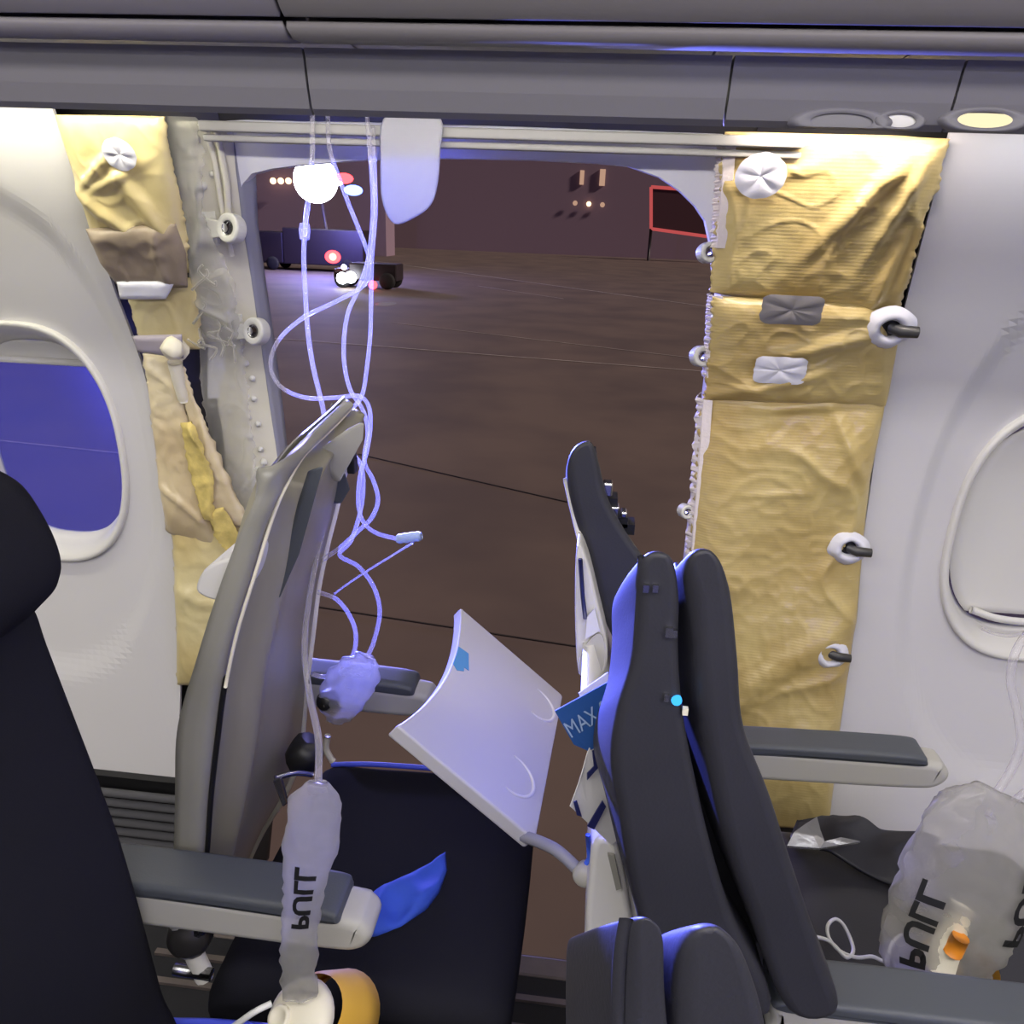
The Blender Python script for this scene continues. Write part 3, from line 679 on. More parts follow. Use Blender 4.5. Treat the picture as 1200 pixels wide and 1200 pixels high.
s25b = thing('airline_seat', 'tall dark padded middle seat right of the opening, small blue light in its gap', 'seat', (.45, -1.08, 0), 'row of seats right of the opening')
lobe(s25b, 'backrest', M['leather'], [(747, 720), (748, 670), (757, 647), (775, 642), (792, 654), (799, 700), (798, 760), (803, 830), (815, 900), (835, 990), (860, 1075), (905, 1190), (790, 1190), (746, 1065), (727, 960), (717, 890), (724, 830), (740, 775)], -.985, -.87, .095, -.014, .010, [(756, 645), (753, 690), (750, 740), (747, 785)])
lobe(s25b, 'headrest', M['leather'], [(812, 720), (806, 685), (804, 662), (809, 646), (822, 638), (838, 642), (852, 662), (862, 700), (869, 770), (876, 850), (905, 930), (930, 1010), (965, 1120), (985, 1190), (925, 1190), (880, 1075), (852, 990), (832, 900), (820, 820), (816, 770)], -.985, -.87, .095, -.010, .012)
lower_back(s25b, -1.29, -.87, .62, M['leather']); seat_base(s25b, .34, .78, -1.295, -.86)
# window seat: same row, tipped further back, front headrest pad gone
s25a = thing('airline_seat', 'window seat right of the opening, tipped back, headrest gone, cards stuck in its back', 'seat', (.45, -.63, 0), 'row of seats right of the opening')
lobe(s25a, 'backrest', M['leather'], [(664, 555), (668, 530), (680, 517), (694, 517), (702, 540), (712, 580), (728, 612), (750, 645), (790, 700), (820, 780), (840, 860), (780, 860), (745, 800), (716, 745), (700, 700), (688, 655), (672, 600)], -.625, -.50, .06, .0, .012, [(697, 520), (700, 545), (703, 570)])
lower_back(s25a, -.835, -.42, .86, M['leather']); seat_base(s25a, .34, .78, -.845, -.42)
sh = [(.012, .912), (.030, .86), (.056, .775), (.086, .65), (.12, .48), (.145, .48), (.104, .65), (.071, .775), (.044, .86), (.026, .915)]
bm = bmesh.new(); pad(bm, sh, -.846, -.435, .004, 3, 0, False); part('back_shell', bm, M['white'], s25a)
bm = bmesh.new(); tube(bm, catmull([U(663, 560, Y=-.60), U(672, 600, Y=-.61), U(684, 648, Y=-.62), U(700, 705, Y=-.63)], 5), .004, 8); part('shell_edge', bm, M['white'], s25a)
# tray hinge cover and latch on the back of the window seat
HC = [(v.x, v.z) for v in (U(676, 640, Y=-.66), U(674, 720, Y=-.66), U(677, 782, Y=-.66), U(684, 791, Y=-.66), U(706, 788, Y=-.66), U(712, 760, Y=-.66), U(702, 710, Y=-.66), U(688, 655, Y=-.66))]
bm = bmesh.new(); pad(bm, HC, -.665, -.60, .005, 4); part('tray_hinge_cover', bm, M['white'], s25a)
bm = bmesh.new(); tube(bm, [U(680, 655, Y=-.672), U(683, 700, Y=-.672), U(686, 725, Y=-.672)], .0028, 6); part('tray_catch', bm, M['navy'], s25a)
bm = bmesh.new(); plate(bm, [U(688, 722, Y=-.672), U(697, 712, Y=-.672), U(703, 738, Y=-.672), U(686, 748, Y=-.672)], .005); part('tray_latch', bm, M['tape'], s25a, False)
bm = bmesh.new(); plate(bm, catmull([U(678, 786, Y=-.672), U(684, 760, Y=-.672), U(700, 742, Y=-.672), U(708, 752, Y=-.672), U(706, 784, Y=-.672), U(688, 789, Y=-.672)], 4, True), .004); part('latch_cheek', bm, M['arm_body'], s25a, False)
# bare headrest rails on the window seat
for (px, py, w, h) in ((712, 572, .012, .018), (719, 598, .014, .016), (731, 601, .008, .008)):
    c = U(px, py, Y=-.60); bm = bmesh.new(); box(bm, c, (w, .02, h)); bevel(part('headrest_bracket', bm, M['steel'], s25a, False), .002)
for (px, py) in ((716, 586), (728, 608), (736, 616)):
    c = U(px, py, Y=-.59); bm = bmesh.new(); box(bm, c, (.016, .03, .014)); part('headrest_rail', bm, M['black'], s25a, False)
# fittings in the gap of the middle seat
for (px, py, m, r) in ((757, 689, 'steel', .003), (768, 689, 'steel', .003), (784, 740, 'steel', .004), (790, 742, 'steel', .003), (781, 817, 'steel', .003), (803, 833, 'ivory', .003)):
    c = U(px, py, Y=-.986); bm = bmesh.new(); box(bm, c, (r*1.5, r*1.5, r*2.2)); part('headrest_clip', bm, M[m], s25b, False)
M['led'] = emit('blue_indicator', (.05, .42, 1), 1.6)  # glowing dot stands in for outside light glinting through the gap
c = U(793, 821, Y=-.986); bm = bmesh.new(); lathe(bm, [(0, .004), (.003, .003), (.0046, 0), (.0046, -.006)], c, (0, -1, .3), 14); o = part('indicator_light', bm, M['led'], s25b); o['label'] = 'blue glowing indicator'
lobe(s25b, 'headrest_spine', M['black'], [(790, 690), (806, 690), (812, 780), (830, 900), (856, 1000), (890, 1100), (860, 1100), (828, 1000), (805, 900), (792, 780)], -.93, -.89, .0, 0, .004)
# lower shroud and tray pivot of the middle seat
p = [(v.x, v.z) for v in (U(697, 985, Y=-.86), U(690, 1030, Y=-.86), U(686, 1085, Y=-.86), U(690, 1130, Y=-.86), U(742, 1130, Y=-.86), U(738, 1060, Y=-.86), U(722, 990, Y=-.86))]
bm = bmesh.new(); pad(bm, p, -.862, -.50, .008, 4); part('lower_shroud', bm, M['white'], s25a)
bm = bmesh.new(); lathe(bm, [(0, .008), (.010, .008), (.014, .004), (.014, -.012), (0, -.012)], U(684, 1026, Y=-.80), (-.4, -1, .2), 20); part('tray_pivot', bm, M['arm_body'], s25a)
bm = bmesh.new(); plate(bm, [U(712, 1000, Y=-.866), U(720, 1002, Y=-.866), U(728, 1040, Y=-.866), U(722, 1042, Y=-.866)], .004); part('shroud_slot', bm, M['shell'], s25a, False)
bm = bmesh.new(); tube(bm, [U(689, 978, Y=-.84), U(691, 1005, Y=-.84), U(687, 1012, Y=-.84)], .003, 6); part('shroud_clip', bm, M['blue_cloth'], s25a)

# deployed tray table, swung out and tilted up
P1, P2, P3, P4 = (Vector(v) for v in ((-.2015, -.348, .783), (-.012, -.359, .630), (-.031, -.738, .6495), (-.2208, -.727, .802)))
eu, ev = (P2-P1), (P4-P1); LU, LV = eu.length, ev.length; eu.normalize(); ev.normalize(); en = eu.cross(ev).normalized()
if en.y > 0 and en.z < 0: en = -en
if en.dot(EYE-P1) < 0: en = -en
def tp(u, v, h=0): return P1+eu*u*LU+ev*v*LV+en*h
tray = thing('tray_table', 'pale grey tray table swung out over the drop, tilted, with a torn blue sticker', 'tray', tuple((P1+P3)/2))
def concave(v): return .13*math.sin(math.pi*v)**.85
out = [(concave(k/24), k/24) for k in range(25)]+[(.5, 1), (.985, 1), (1, .985), (1, .5), (1, .015), (.985, 0), (.5, 0)]
bm = bmesh.new(); a = [bm.verts.new(tp(u, v, 0)) for u, v in out]; b = [bm.verts.new(tp(u, v, -.022)) for u, v in out]
bm.faces.new(a); bm.faces.new(b[::-1])
for i in range(len(out)): bm.faces.new((a[i], b[i], b[(i+1) % len(out)], a[(i+1) % len(out)]))
bmesh.ops.recalc_face_normals(bm, faces=bm.faces); bevel(part('tray_top', bm, M['tray'], tray, False), .004, 3)
for (u, v) in ((.80, .22), (.76, .77)):
    pts = [tp(u+.155*math.cos(a)*1.0, v+.155*math.sin(a)*LU/LV, .0005) for a in [rad(-100+200*k/24) for k in range(25)]]
    bm = bmesh.new(); tube(bm, pts, [.0008+.0022*math.sin(math.pi*k/24) for k in range(25)], 8); part('cup_recess_rim', bm, M['white'], tray)
st = [(concave(.30)+.004, .30), (concave(.30)+.09, .29), (concave(.30)+.14, .40), (concave(.30)+.10, .405), (concave(.30)+.11, .43), (concave(.4)+.05, .46), (concave(.42)+.004, .44), (concave(.36)+.004, .36)]
bm = bmesh.new(); bm.faces.new([bm.verts.new(tp(u, v, .0008)) for u, v in st]); o = part('sticker', bm, M['sticker'], tray, False); o['label'] = 'torn blue sticker'; solid(o, .0006)
bm = bmesh.new(); tube(bm, catmull([tp(.93, .97, -.018), U(650, 995, Y=-.765), U(684, 1026, Y=-.79)], 6), .008, 10); part('tray_arm', bm, M['jamb_edge'], tray)

# cards and papers in the back of the middle seat
card = thing('safety_card', 'blue card with white capitals sticking out of the middle seat back', 'card', U(685, 840, Y=-0.8520))
cc = [U(650, 833, Y=-0.8720), U(716, 797, Y=-0.8520), U(726, 858, Y=-0.8520), U(690, 880, Y=-0.8670), U(672, 872, Y=-0.8720)]
bm = bmesh.new(); plate(bm, cc, .0015); part('card_sheet', bm, M['card_blue'], card, False)
bmt = text_mesh('MAX 9', .030); e1 = (U(724, 828, Y=-0.8590)-U(660, 866, Y=-0.8780)).normalized(); e3 = (cc[1]-cc[0]).cross(cc[3]-cc[0]).normalized()
if e3.dot(EYE-cc[0]) < 0: e3 = -e3
e1 = (e1-e3*e1.dot(e3)).normalized(); e2 = e3.cross(e1); mid = U(693, 846, Y=-0.8655)
mid = mid-e3*((mid-cc[0]).dot(e3))+e3*.0022
for v in bmt.verts: v.co = mid+e1*(v.co.x*.58-.002)+e2*(v.co.y*.95+.004)
part('lettering', bmt, mat('white_print', (150, 172, 208), .5), card, False)
pp = thing('paper_leaflet', 'white leaflet with navy blocks slipping out below the blue card', 'leaflet', U(695, 930, Y=-0.8620))
q = [U(690, 876, Y=-0.8670), U(712, 872, Y=-0.8520), U(728, 980, Y=-0.8570), U(716, 990, Y=-0.8620), U(697, 972, Y=-0.8720), U(668, 945, Y=-0.8820), U(680, 912, Y=-0.8770)]
bm = bmesh.new(); plate(bm, q, .0015); part('leaflet_sheet', bm, M['paper'], pp, False)
nrm = (q[2]-q[0]).cross(q[5]-q[0]).normalized()
if nrm.dot(EYE-q[0]) < 0: nrm = -nrm
def on_sheet(px, py):
    d = ray(px, py); p0 = q[0]+nrm*.008; return EYE+d*((p0-EYE).dot(nrm)/d.dot(nrm))
for pl in ([(694, 880), (704, 876), (704, 896), (688, 914), (688, 906), (696, 898)], [(672, 940), (676, 938), (682, 957), (676, 955)], [(688, 968), (706, 938), (710, 945), (696, 972)]):
    bm = bmesh.new(); plate(bm, [on_sheet(*a) for a in pl], .0012, nrm); part('printed_block', bm, M['navy'], pp, False)
pp2 = thing('paper_leaflet', 'second pale leaflet edge tucked above the blue card', 'leaflet', U(700, 800, Y=-.79))
bm = bmesh.new(); plate(bm, [U(678, 812, Y=-.79), U(712, 788, Y=-.78), U(716, 830, Y=-.78), U(684, 830, Y=-.79)], .0015); part('leaflet_sheet', bm, M['paper'], pp2, False)

# ---- left row: middle seat 26 with headrest, far left edge
s26b = thing('airline_seat', 'dark padded seat with a rounded headrest filling the left edge', 'seat', (-.6, -1.1, 0), 'row of seats left of the opening')
bk = [(-.56, 1.06), (-.541, 1.036), (-.534, .994), (-.519, .912), (-.503, .824), (-.487, .717), (-.470, .517), (-.465, .44), (-.60, .42), (-.63, .5), (-.65, .7), (-.67, .9), (-.67, 1.04), (-.62, 1.08)]
bm = bmesh.new(); pad(bm, bk, -1.31, -.897, .035, 6, .004); part('backrest', bm, M['fabric'], s26b)
hd = [(-.575, 1.196), (-.530, 1.180), (-.508, 1.145), (-.497, 1.105), (-.501, 1.075), (-.520, 1.052), (-.545, 1.034), (-.60, 1.03), (-.655, 1.06), (-.66, 1.14), (-.63, 1.18)]
bm = bmesh.new(); pad(bm, hd, -1.30, -.900, .04, 6, .004); part('headrest', bm, M['fabric'], s26b)
seat_base(s26b, -.50, -.05, -1.31, -.885, zt=.456)
# recliner bracket between the cushion and the near armrest
for (pts, r, m) in (([U(196, 1055, Y=-.875), U(215, 1090, Y=-.875), U(240, 1145, Y=-.875)], .012, 'arm_body'), ([U(250, 1060, Y=-.875), U(225, 1105, Y=-.875)], .010, 'steel'), ([U(205, 1135, Y=-.88), U(248, 1142, Y=-.88)], .008, 'steel')):
    bm = bmesh.new(); tube(bm, pts, r, 10); part('recline_bracket', bm, M[m], s26b)
bm = bmesh.new(); lathe(bm, [(0, .012), (.018, .012), (.026, .006), (.028, -.01)], U(222, 1098, Y=-.878), (.3, -1, .3), 18); part('recline_pivot', bm, mat('dark_metal', (64, 62, 62), .3, .6), s26b)
# ---- stripped window seat of the left row
s26a = thing('airline_seat', 'stripped window seat left of the opening, bare grey back shell leaning forward', 'seat', (-.4, -.62, 0), 'row of seats left of the opening')
def edge3(pts, Y0, Y1):
    n = len(pts)-1; return [U(px, py, Y=Y0+(Y1-Y0)*i/n) for i, (px, py) in enumerate(pts)]
def edgey(l): return catmull([U(px, py, Y=y) for px, py, y in l], 6)
E0 = edgey([(196, 1060, -.82), (203, 1000, -.82), (205, 935, -.82), (206, 870, -.82), (213, 830, -.82), (228, 780, -.82), (248, 715, -.82), (275, 640, -.82), (300, 585, -.82), (328, 543, -.80), (360, 510, -.66), (388, 484, -.52), (406, 467, -.42)])
E1 = edgey([(236, 1060, -.80), (243, 1000, -.80), (248, 930, -.80), (256, 860, -.80), (264, 800, -.80), (278, 735, -.80), (298, 670, -.80), (318, 605, -.79), (335, 565, -.77), (355, 532, -.68), (376, 512, -.58), (395, 494, -.48), (410, 478, -.41)])
E2 = edgey([(262, 1075, -.44), (300, 985, -.42), (332, 930, -.42), (350, 880, -.42), (358, 800, -.42), (365, 740, -.42), (371, 690, -.42), (381, 640, -.42), (391, 600, -.42), (397, 572, -.42), (404, 545, -.42), (410, 515, -.42), (416, 492, -.40)])
def between(A, B, u, v):
    n = len(A)-1; i = min(n-1, int(v*n)); k = v*n-i
    a = A[i].lerp(A[i+1], k); b = B[i].lerp(B[i+1], k); return a.lerp(b, u)
bm = bmesh.new(); grid(bm, lambda u, v: between(E0, E1, u, v)+Vector((.012*math.sin(math.pi*u), -.010*math.sin(math.pi*u), 0)), 8, 60); o = part('side_bolster', bm, M['shell'], s26a); solid(o, .020, -1)
def inner_fn(u, v):
    p = between(E1, E2, u, v)
    bow = .020*math.sin(math.pi*u)-.012*math.exp(-((u-.08)/.05)**2)+.010*math.exp(-((u-.20)/.05)**2)*(v < .8)
    return p+Vector((bow, -.3*bow, 0))+Vector((-.012*(1-min(1, u*8)), .006, 0))
bm = bmesh.new(); grid(bm, inner_fn, 40, 60); o = part('inner_panel', bm, M['shell_in'], s26a); solid(o, .020, -1)
bm = bmesh.new(); tube(bm, [p+Vector((.004, -.006, .002)) for p in E2], .006, 8); part('edge_trim', bm, M['ivory'], s26a)
bm = bmesh.new(); tube(bm, [p+Vector((.006, -.012, .002)) for p in E1[24:]], .0022, 8); part('edge_piping', bm, M['ivory'], s26a)
bm = bmesh.new(); tube(bm, [p+Vector((.002, -.006, 0)) for p in E1[4:26]], .0035, 8); part('shell_split', bm, M['black'], s26a)
# dark recess and raised plates near the top of the shell
def plate_on(px_list, Y, t, nm, m, n=None): 
    bm = bmesh.new(); plate(bm, [U(a, b, Y=Y+(dy if len(r) else 0))+Vector((.022, -.03, .004)) for (a, b, *r) in px_list for dy in [r[0] if r else 0]], t, n); return bevel(part(nm, bm, M[m], s26a, False), .003)
fwd = Vector((.8, -.5, .3)).normalized()
plate_on([(354, 530), (398, 498), (414, 490), (412, 512), (386, 560), (368, 540)], -.56, .012, 'top_plate', 'frame_grey', fwd)
plate_on([(352, 545), (367, 540), (340, 640), (318, 690), (305, 695), (322, 640)], -.70, .008, 'dark_recess', 'arm_pad', fwd)
plate_on([(372, 556), (392, 548), (398, 568), (388, 585), (372, 580)], -.50, .014, 'latch_plate', 'arm_pad', fwd)
for (px, py, w, h, m) in ((411, 532, .014, .030, 'black'), (413, 545, .012, .024, 'black'), (390, 573, .012, .022, 'black'), (406, 527, .006, .010, 'steel'), (416, 516, .010, .010, 'frame_grey'), (390, 580, .006, .010, 'steel')):
    bm = bmesh.new(); box(bm, U(px, py, Y=-.43), (w, .02, h)); bevel(part('headrest_bracket', bm, M[m], s26a, False), .002)
# white tray hinge cover on its aft side
p = [(v.x, v.z) for v in (U(238, 688, Y=-.80), U(246, 668, Y=-.80), U(262, 657, Y=-.80), U(285, 652, Y=-.80), U(300, 652, Y=-.80), U(296, 680, Y=-.80), U(285, 700, Y=-.80), U(268, 703, Y=-.80), U(248, 698, Y=-.80))]
bm = bmesh.new(); pad(bm, [(x-.006, z) for x, z in p], -.806, -.50, .004, 4); part('tray_hinge_cover', bm, M['white'], s26a)
# black recliner and torn belt end at the foot of the shell
bm = bmesh.new(); lathe(bm, [(0, .016), (.020, .014), (.026, .006), (.028, -.02)], U(358, 886, Y=-.62), (.5, -1, .3), 14)
for v in bm.verts: v.co += Vector((nz(v.co, 60), nz(v.co, 60, 2), nz(v.co, 60, 5)))*.008
part('recline_pivot', bm, M['black'], s26a)
bm = bmesh.new(); tube(bm, catmull([U(322, 912, Y=-.7), U(345, 906, Y=-.68), U(366, 908, Y=-.66)], 5), .004, 8); part('belt_bar', bm, M['steel'], s26a)
bm = bmesh.new(); plate(bm, [U(320, 914, Y=-.72), U(330, 910, Y=-.72), U(338, 940, Y=-.72), U(332, 945, Y=-.72)], .006); bevel(part('belt_tongue', bm, M['steel'], s26a, False), .002)
bm = bmesh.new(); tube(bm, catmull([U(384, 862, Y=-.44), U(382, 878, Y=-.44), U(390, 892, Y=-.44)], 4), .006, 8); part('edge_trim', bm, M['ivory'], s26a)
seat_base(s26a, -.46, -.047, -.845, -.365, zt=.458)
# patch of blue light on the left cushion, put in as a raised blue sheet
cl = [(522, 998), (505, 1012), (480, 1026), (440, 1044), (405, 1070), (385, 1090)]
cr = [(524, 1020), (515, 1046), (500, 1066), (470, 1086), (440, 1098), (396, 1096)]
def light_patch_fn(u, v):
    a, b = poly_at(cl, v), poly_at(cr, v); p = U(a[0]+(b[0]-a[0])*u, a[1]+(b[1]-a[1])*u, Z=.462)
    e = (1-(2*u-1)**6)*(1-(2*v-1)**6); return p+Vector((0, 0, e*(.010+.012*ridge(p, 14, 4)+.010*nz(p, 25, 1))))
bm = quad_grid(light_patch_fn, 26, 40); light_patch = mk('crumpled_cloth', bm, M['blue_cloth']); solid(light_patch, .003, 1)
tag(light_patch, 'crumpled cloth lit bright blue on the dark cushion in front of the left armrest', 'cloth')

# right row: dark jacket-like cover, silver foil scrap and earphone cable
def jac_fn(u, v):
    a, b = poly_at([(925, 985), (935, 962), (962, 960)], v), poly_at([(1090, 1060), (1092, 1010), (1098, 988)], v)
    p = U(a[0]+(b[0]-a[0])*u, a[1]+(b[1]-a[1])*u, Z=.47+.02*v); return p+Vector((0, 0, .012*ridge(p, 9, 3)+.02*math.exp(-((u-.35)/.12)**2)*v))
bm = quad_grid(jac_fn, 36, 26); o = mk('seat_cover', bm, M['leather']); solid(o, .006, 1); tag(o, 'loose dark seat cover folded on the right-hand cushion below the armrest', 'cover')
fo = [U(922, 992, Z=.525), U(930, 976, Z=.53), U(944, 966, Z=.535), U(957, 958, Z=.535), U(961, 974, Z=.53), U(966, 987, Z=.527), U(985, 982, Z=.526), U(1008, 987, Z=.524), U(985, 991, Z=.522), U(960, 995, Z=.522)]
bm = bmesh.new(); plate(bm, fo, .006, Vector((0, -.4, 1)).normalized()); o = mk('foil_scrap', bm, M['foil'], None, False); tag(o, 'silver foil scrap on the dark seat cover beside the lowest gold blanket', 'foil')
cb = catmull([U(px, py, Z=.485) for px, py in ((952, 1097), (968, 1101), (978, 1108), (992, 1122), (1000, 1112), (990, 1086), (979, 1077), (970, 1085), (972, 1100), (985, 1115), (1004, 1122), (1022, 1121), (1038, 1126), (1044, 1108), (1052, 1098), (1062, 1095))], 6)
bm = bmesh.new(); tube(bm, cb, .0026, 6); o = mk('earphone_cable', bm, M['cable']); tag(o, 'thin white looped cable on the right-hand seat cushion', 'cable')

# ------------------------------------------------------------------ oxygen masks and tubing
def path(pts, ys, n=7):
    """pts in pixels with an outboard distance for each"""
    return catmull([U(px, py, Y=y) for (px, py), y in zip(pts, ys)], n)
def ramp(pts, y0, y1):
    n = len(pts)-1; return [y0+(y1-y0)*i/n for i in range(n+1)]
def bag(bm, pts, widths, flat=.45, seed=0, seg=28, n=7, crumple=.004, sidev=Vector((1, .25, 0))):
    P = catmull(pts, n); Wd = []
    for i in range(len(P)):
        t = i/(len(P)-1)*(len(widths)-1); k = min(len(widths)-2, int(t)); Wd.append(widths[k]+(widths[k+1]-widths[k])*(t-k))
    S = sidev.normalized(); rings = []
    for i, p in enumerate(P):
        T = (P[min(i+1, len(P)-1)]-P[max(i-1, 0)]).normalized(); s = (S-T*S.dot(T)).normalized(); b = s.cross(T); row = []
        for k in range(seg):
            a = 2*math.pi*k/seg; q = p+s*math.cos(a)*Wd[i]+b*math.sin(a)*Wd[i]*flat
            q += (q-p).normalized()*crumple*(2*ridge(q, 45, seed)+1.4*nz(q, 90, seed)-1); row.append(q)
        rings.append(row)
    V = [[bm.verts.new(q) for q in r] for r in rings]
    for A, B in zip(V, V[1:]):
        for k in range(seg): bm.faces.new((A[k], A[(k+1) % seg], B[(k+1) % seg], B[k]))
    bm.faces.new(V[0]); bm.faces.new(V[-1][::-1])
    def at(u, v):      # u across the camera side (-1..1), v along
        t = max(0, min(.999, v))*(len(P)-1); i = int(t); a = math.pi/2*(1-u*.85)
        s = 1
        T = (P[min(i+1, len(P)-1)]-P[max(i-1, 0)]).normalized(); s = (S-T*S.dot(T)).normalized(); b = s.cross(T); sg = 1 if b.dot(EYE-P[i]) > 0 else -1
        p = P[i].lerp(P[min(i+1, len(P)-1)], t-i); return p+s*math.cos(a)*(Wd[i]+.002)*1.04+b*sg*math.sin(a)*(Wd[i]*flat+.003)*1.12
    return at
def lettering(root, at, s, v0, v1, w, name='lettering', sx=1, u0=0):
    bmt = text_mesh(s, 1, .035); xs = [v.co.x for v in bmt.verts]; ysz = [v.co.y for v in bmt.verts]; x0, x1, y0, y1 = min(xs), max(xs), min(ysz), max(ysz)
    bmesh.ops.triangulate(bmt, faces=bmt.faces); bmesh.ops.subdivide_edges(bmt, edges=[e for e in bmt.edges if e.calc_length() > .18], cuts=1)
    for v in bmt.verts:
        a = (v.co.x-x0)/(x1-x0); b = (v.co.y-y0)/(y1-y0); v.co = at(u0+(b-.5)*w*sx, v0+(v1-v0)*a)
    part(name, bmt, M['ink'], root, False)

# left mask hanging in front of the armrest
m1 = thing('oxygen_mask', 'oxygen mask hanging in front of the left armrest, pale bag and yellow cup at bottom', 'oxygen mask', U(355, 1190, Y=-.95))
bm = bmesh.new()
bp = [U(372, 916, Y=-.94), U(369, 940, Y=-.94), U(364, 985, Y=-.945), U(357, 1035, Y=-.95), U(352, 1085, Y=-.95), U(350, 1130, Y=-.95), U(351, 1168, Y=-.95)]
at = bag(bm, bp, [.010, .026, .029, .022, .019, .021, .018], .42, 3, crumple=.0016); part('reservoir_bag', bm, M['bag'], m1)
lettering(m1, at, 'PULL', .64, .40, .62)
T1 = [(366, 132), (366, 180), (362, 225), (358, 265), (356, 300), (358, 345), (361, 390), (367, 430), (377, 472), (385, 515), (387, 556), (382, 600), (372, 650), (362, 705), (357, 760), (363, 815), (373, 865), (373, 918)]
bm = bmesh.new(); tube(bm, path(T1, [-.2, -.21, -.22, -.23, -.25, -.27, -.3, -.33, -.37, -.42, -.46, -.52, -.58, -.65, -.73, -.80, -.88, -.94]), .0040, 8); part('tubing', bm, M['tube'], m1)
bm = bmesh.new(); tube(bm, [U(357, 262, Y=-.23), U(357, 270, Y=-.23), U(357, 280, Y=-.235)], [.008, .0095, .008], 12); part('tube_connector', bm, M['tube'], m1)
c = U(352, 1192, Y=-.95); ax = Vector((-.25, -.55, .8)).normalized()
bm = bmesh.new(); lathe(bm, [(.036, .0), (.040, -.01), (.046, -.05), (.050, -.075), (.046, -.076), (.040, -.05)], c+Vector((.012, .012, 0)), ax, 28); part('mask_cup', bm, M['yellow'], m1)
bm = bmesh.new(); lathe(bm, [(0, .010), (.030, .010), (.038, .005), (.041, -.004), (.038, -.010)], c, ax, 28); o = part('valve_plate', bm, M['ivory'], m1)
qa = ax.to_track_quat('Z', 'Y')
for dx, dy in ((-.018, -.010), (.012, -.020)):
    bm = bmesh.new(); lathe(bm, [(0, .012), (.008, .012), (.010, .016), (.013, .015), (.014, .010)], c+qa @ Vector((dx, dy, 0)), ax, 18); subpart('valve', bm, M['ivory'], o).parent = o
bm = bmesh.new(); tube(bm, catmull([U(272, 1204, Y=-.98), U(298, 1186, Y=-.98), U(318, 1176, Y=-.97)], 5), .0035, 8); part('elastic_strap', bm, M['cable'], m1)

# crumpled mask bag dangling by the far armrest
m2 = thing('oxygen_mask', 'crumpled oxygen mask bag dangling in front of the far blue armrest', 'oxygen mask', U(405, 810, Y=-.52))
bm = bmesh.new(); at = bag(bm, [U(430, 768, Y=-.52), U(420, 785, Y=-.52), U(406, 808, Y=-.52), U(396, 830, Y=-.52), U(388, 846, Y=-.52)], [.012, .036, .040, .034, .008], .55, 8, crumple=.003); part('reservoir_bag', bm, M['bag'], m2)
bm = bmesh.new(); lathe(bm, [(0, .012), (.010, .012), (.016, .004), (.018, -.012), (0, -.014)], U(382, 822, Y=-.53), (-.3, -1, .2), 16); part('valve', bm, M['black'], m2)
T6 = [(437, 148), (439, 200), (440, 250), (436, 300), (435, 345), (434, 390), (430, 430), (424, 464), (410, 482), (402, 502), (409, 526), (424, 548), (424, 590), (412, 632), (398, 650), (420, 664), (438, 688), (445, 718), (438, 752), (430, 770)]
bm = bmesh.new(); tube(bm, path(T6, ramp(T6, -.2, -.52)), .0036, 8); part('tubing', bm, M['tube'], m2)
bm = bmesh.new(); T7 = [(372, 694), (394, 702), (410, 722), (417, 745), (411, 772), (384, 792), (366, 790)]; tube(bm, path(T7, [-.52]*7), .0036, 8); part('elastic_strap', bm, M['tube'], m2)

# third mask: its tubing is looped and ends in a loose connector
m3 = thing('oxygen_tube', 'clear tube with one wide loop and a blue-lit loose connector at its end', 'tube', U(480, 630, Y=-.42))
T3 = [(384, 128), (386, 172), (396, 205), (411, 245), (427, 285), (433, 308), (426, 334), (396, 352), (356, 372), (327, 398), (317, 428), (329, 453), (358, 466), (393, 466), (420, 464), (432, 476), (434, 500), (430, 528), (422, 558), (420, 590), (426, 612), (442, 625), (468, 632)]
bm = bmesh.new(); tube(bm, path(T3, ramp(T3, -.2, -.42)), .0036, 8); part('tubing', bm, M['tube'], m3)
bm = bmesh.new(); c0, c1 = U(465, 632, Y=-.42), U(494, 628, Y=-.42); tube(bm, [c0.lerp(c1, k/8) for k in range(9)], [.006, .0085, .0075, .009, .0075, .009, .0075, .0085, .006], 12); part('tube_connector', bm, mat('pale_blue_connector', (170, 190, 236), .3), m3)
m4 = thing('oxygen_tube', 'clear tube twisted with the others, ending across the bare seat shell', 'tube', U(366, 664, Y=-.50))
T4 = [(430, 136), (433, 170), (437, 240), (432, 300), (420, 338), (408, 366), (403, 398), (404, 430), (411, 458), (425, 480), (431, 506), (427, 540), (437, 562), (443, 585), (436, 606), (420, 622), (398, 642), (366, 664)]
bm = bmesh.new(); tube(bm, path(T4, ramp(T4, -.205, -.50)), .0035, 8); part('tubing', bm, M['tube'], m4)
bm = bmesh.new(); c0 = U(436, 172, Y=-.21); c1 = U(437, 190, Y=-.21); tube(bm, [c0, c0.lerp(c1, .5), c1], [.006, .0075, .006], 10); part('tube_connector', bm, M['tube'], m4)
m5 = thing('pull_cord', 'thin cord trailing from the loose connector toward the bare seat shell', 'cord', U(440, 665, Y=-.45))
bm = bmesh.new(); T8 = [(484, 636), (458, 652), (432, 668), (405, 686), (392, 696)]; tube(bm, path(T8, ramp(T8, -.42, -.50)), .0016, 6); part('cord', bm, M['tube'], m5)

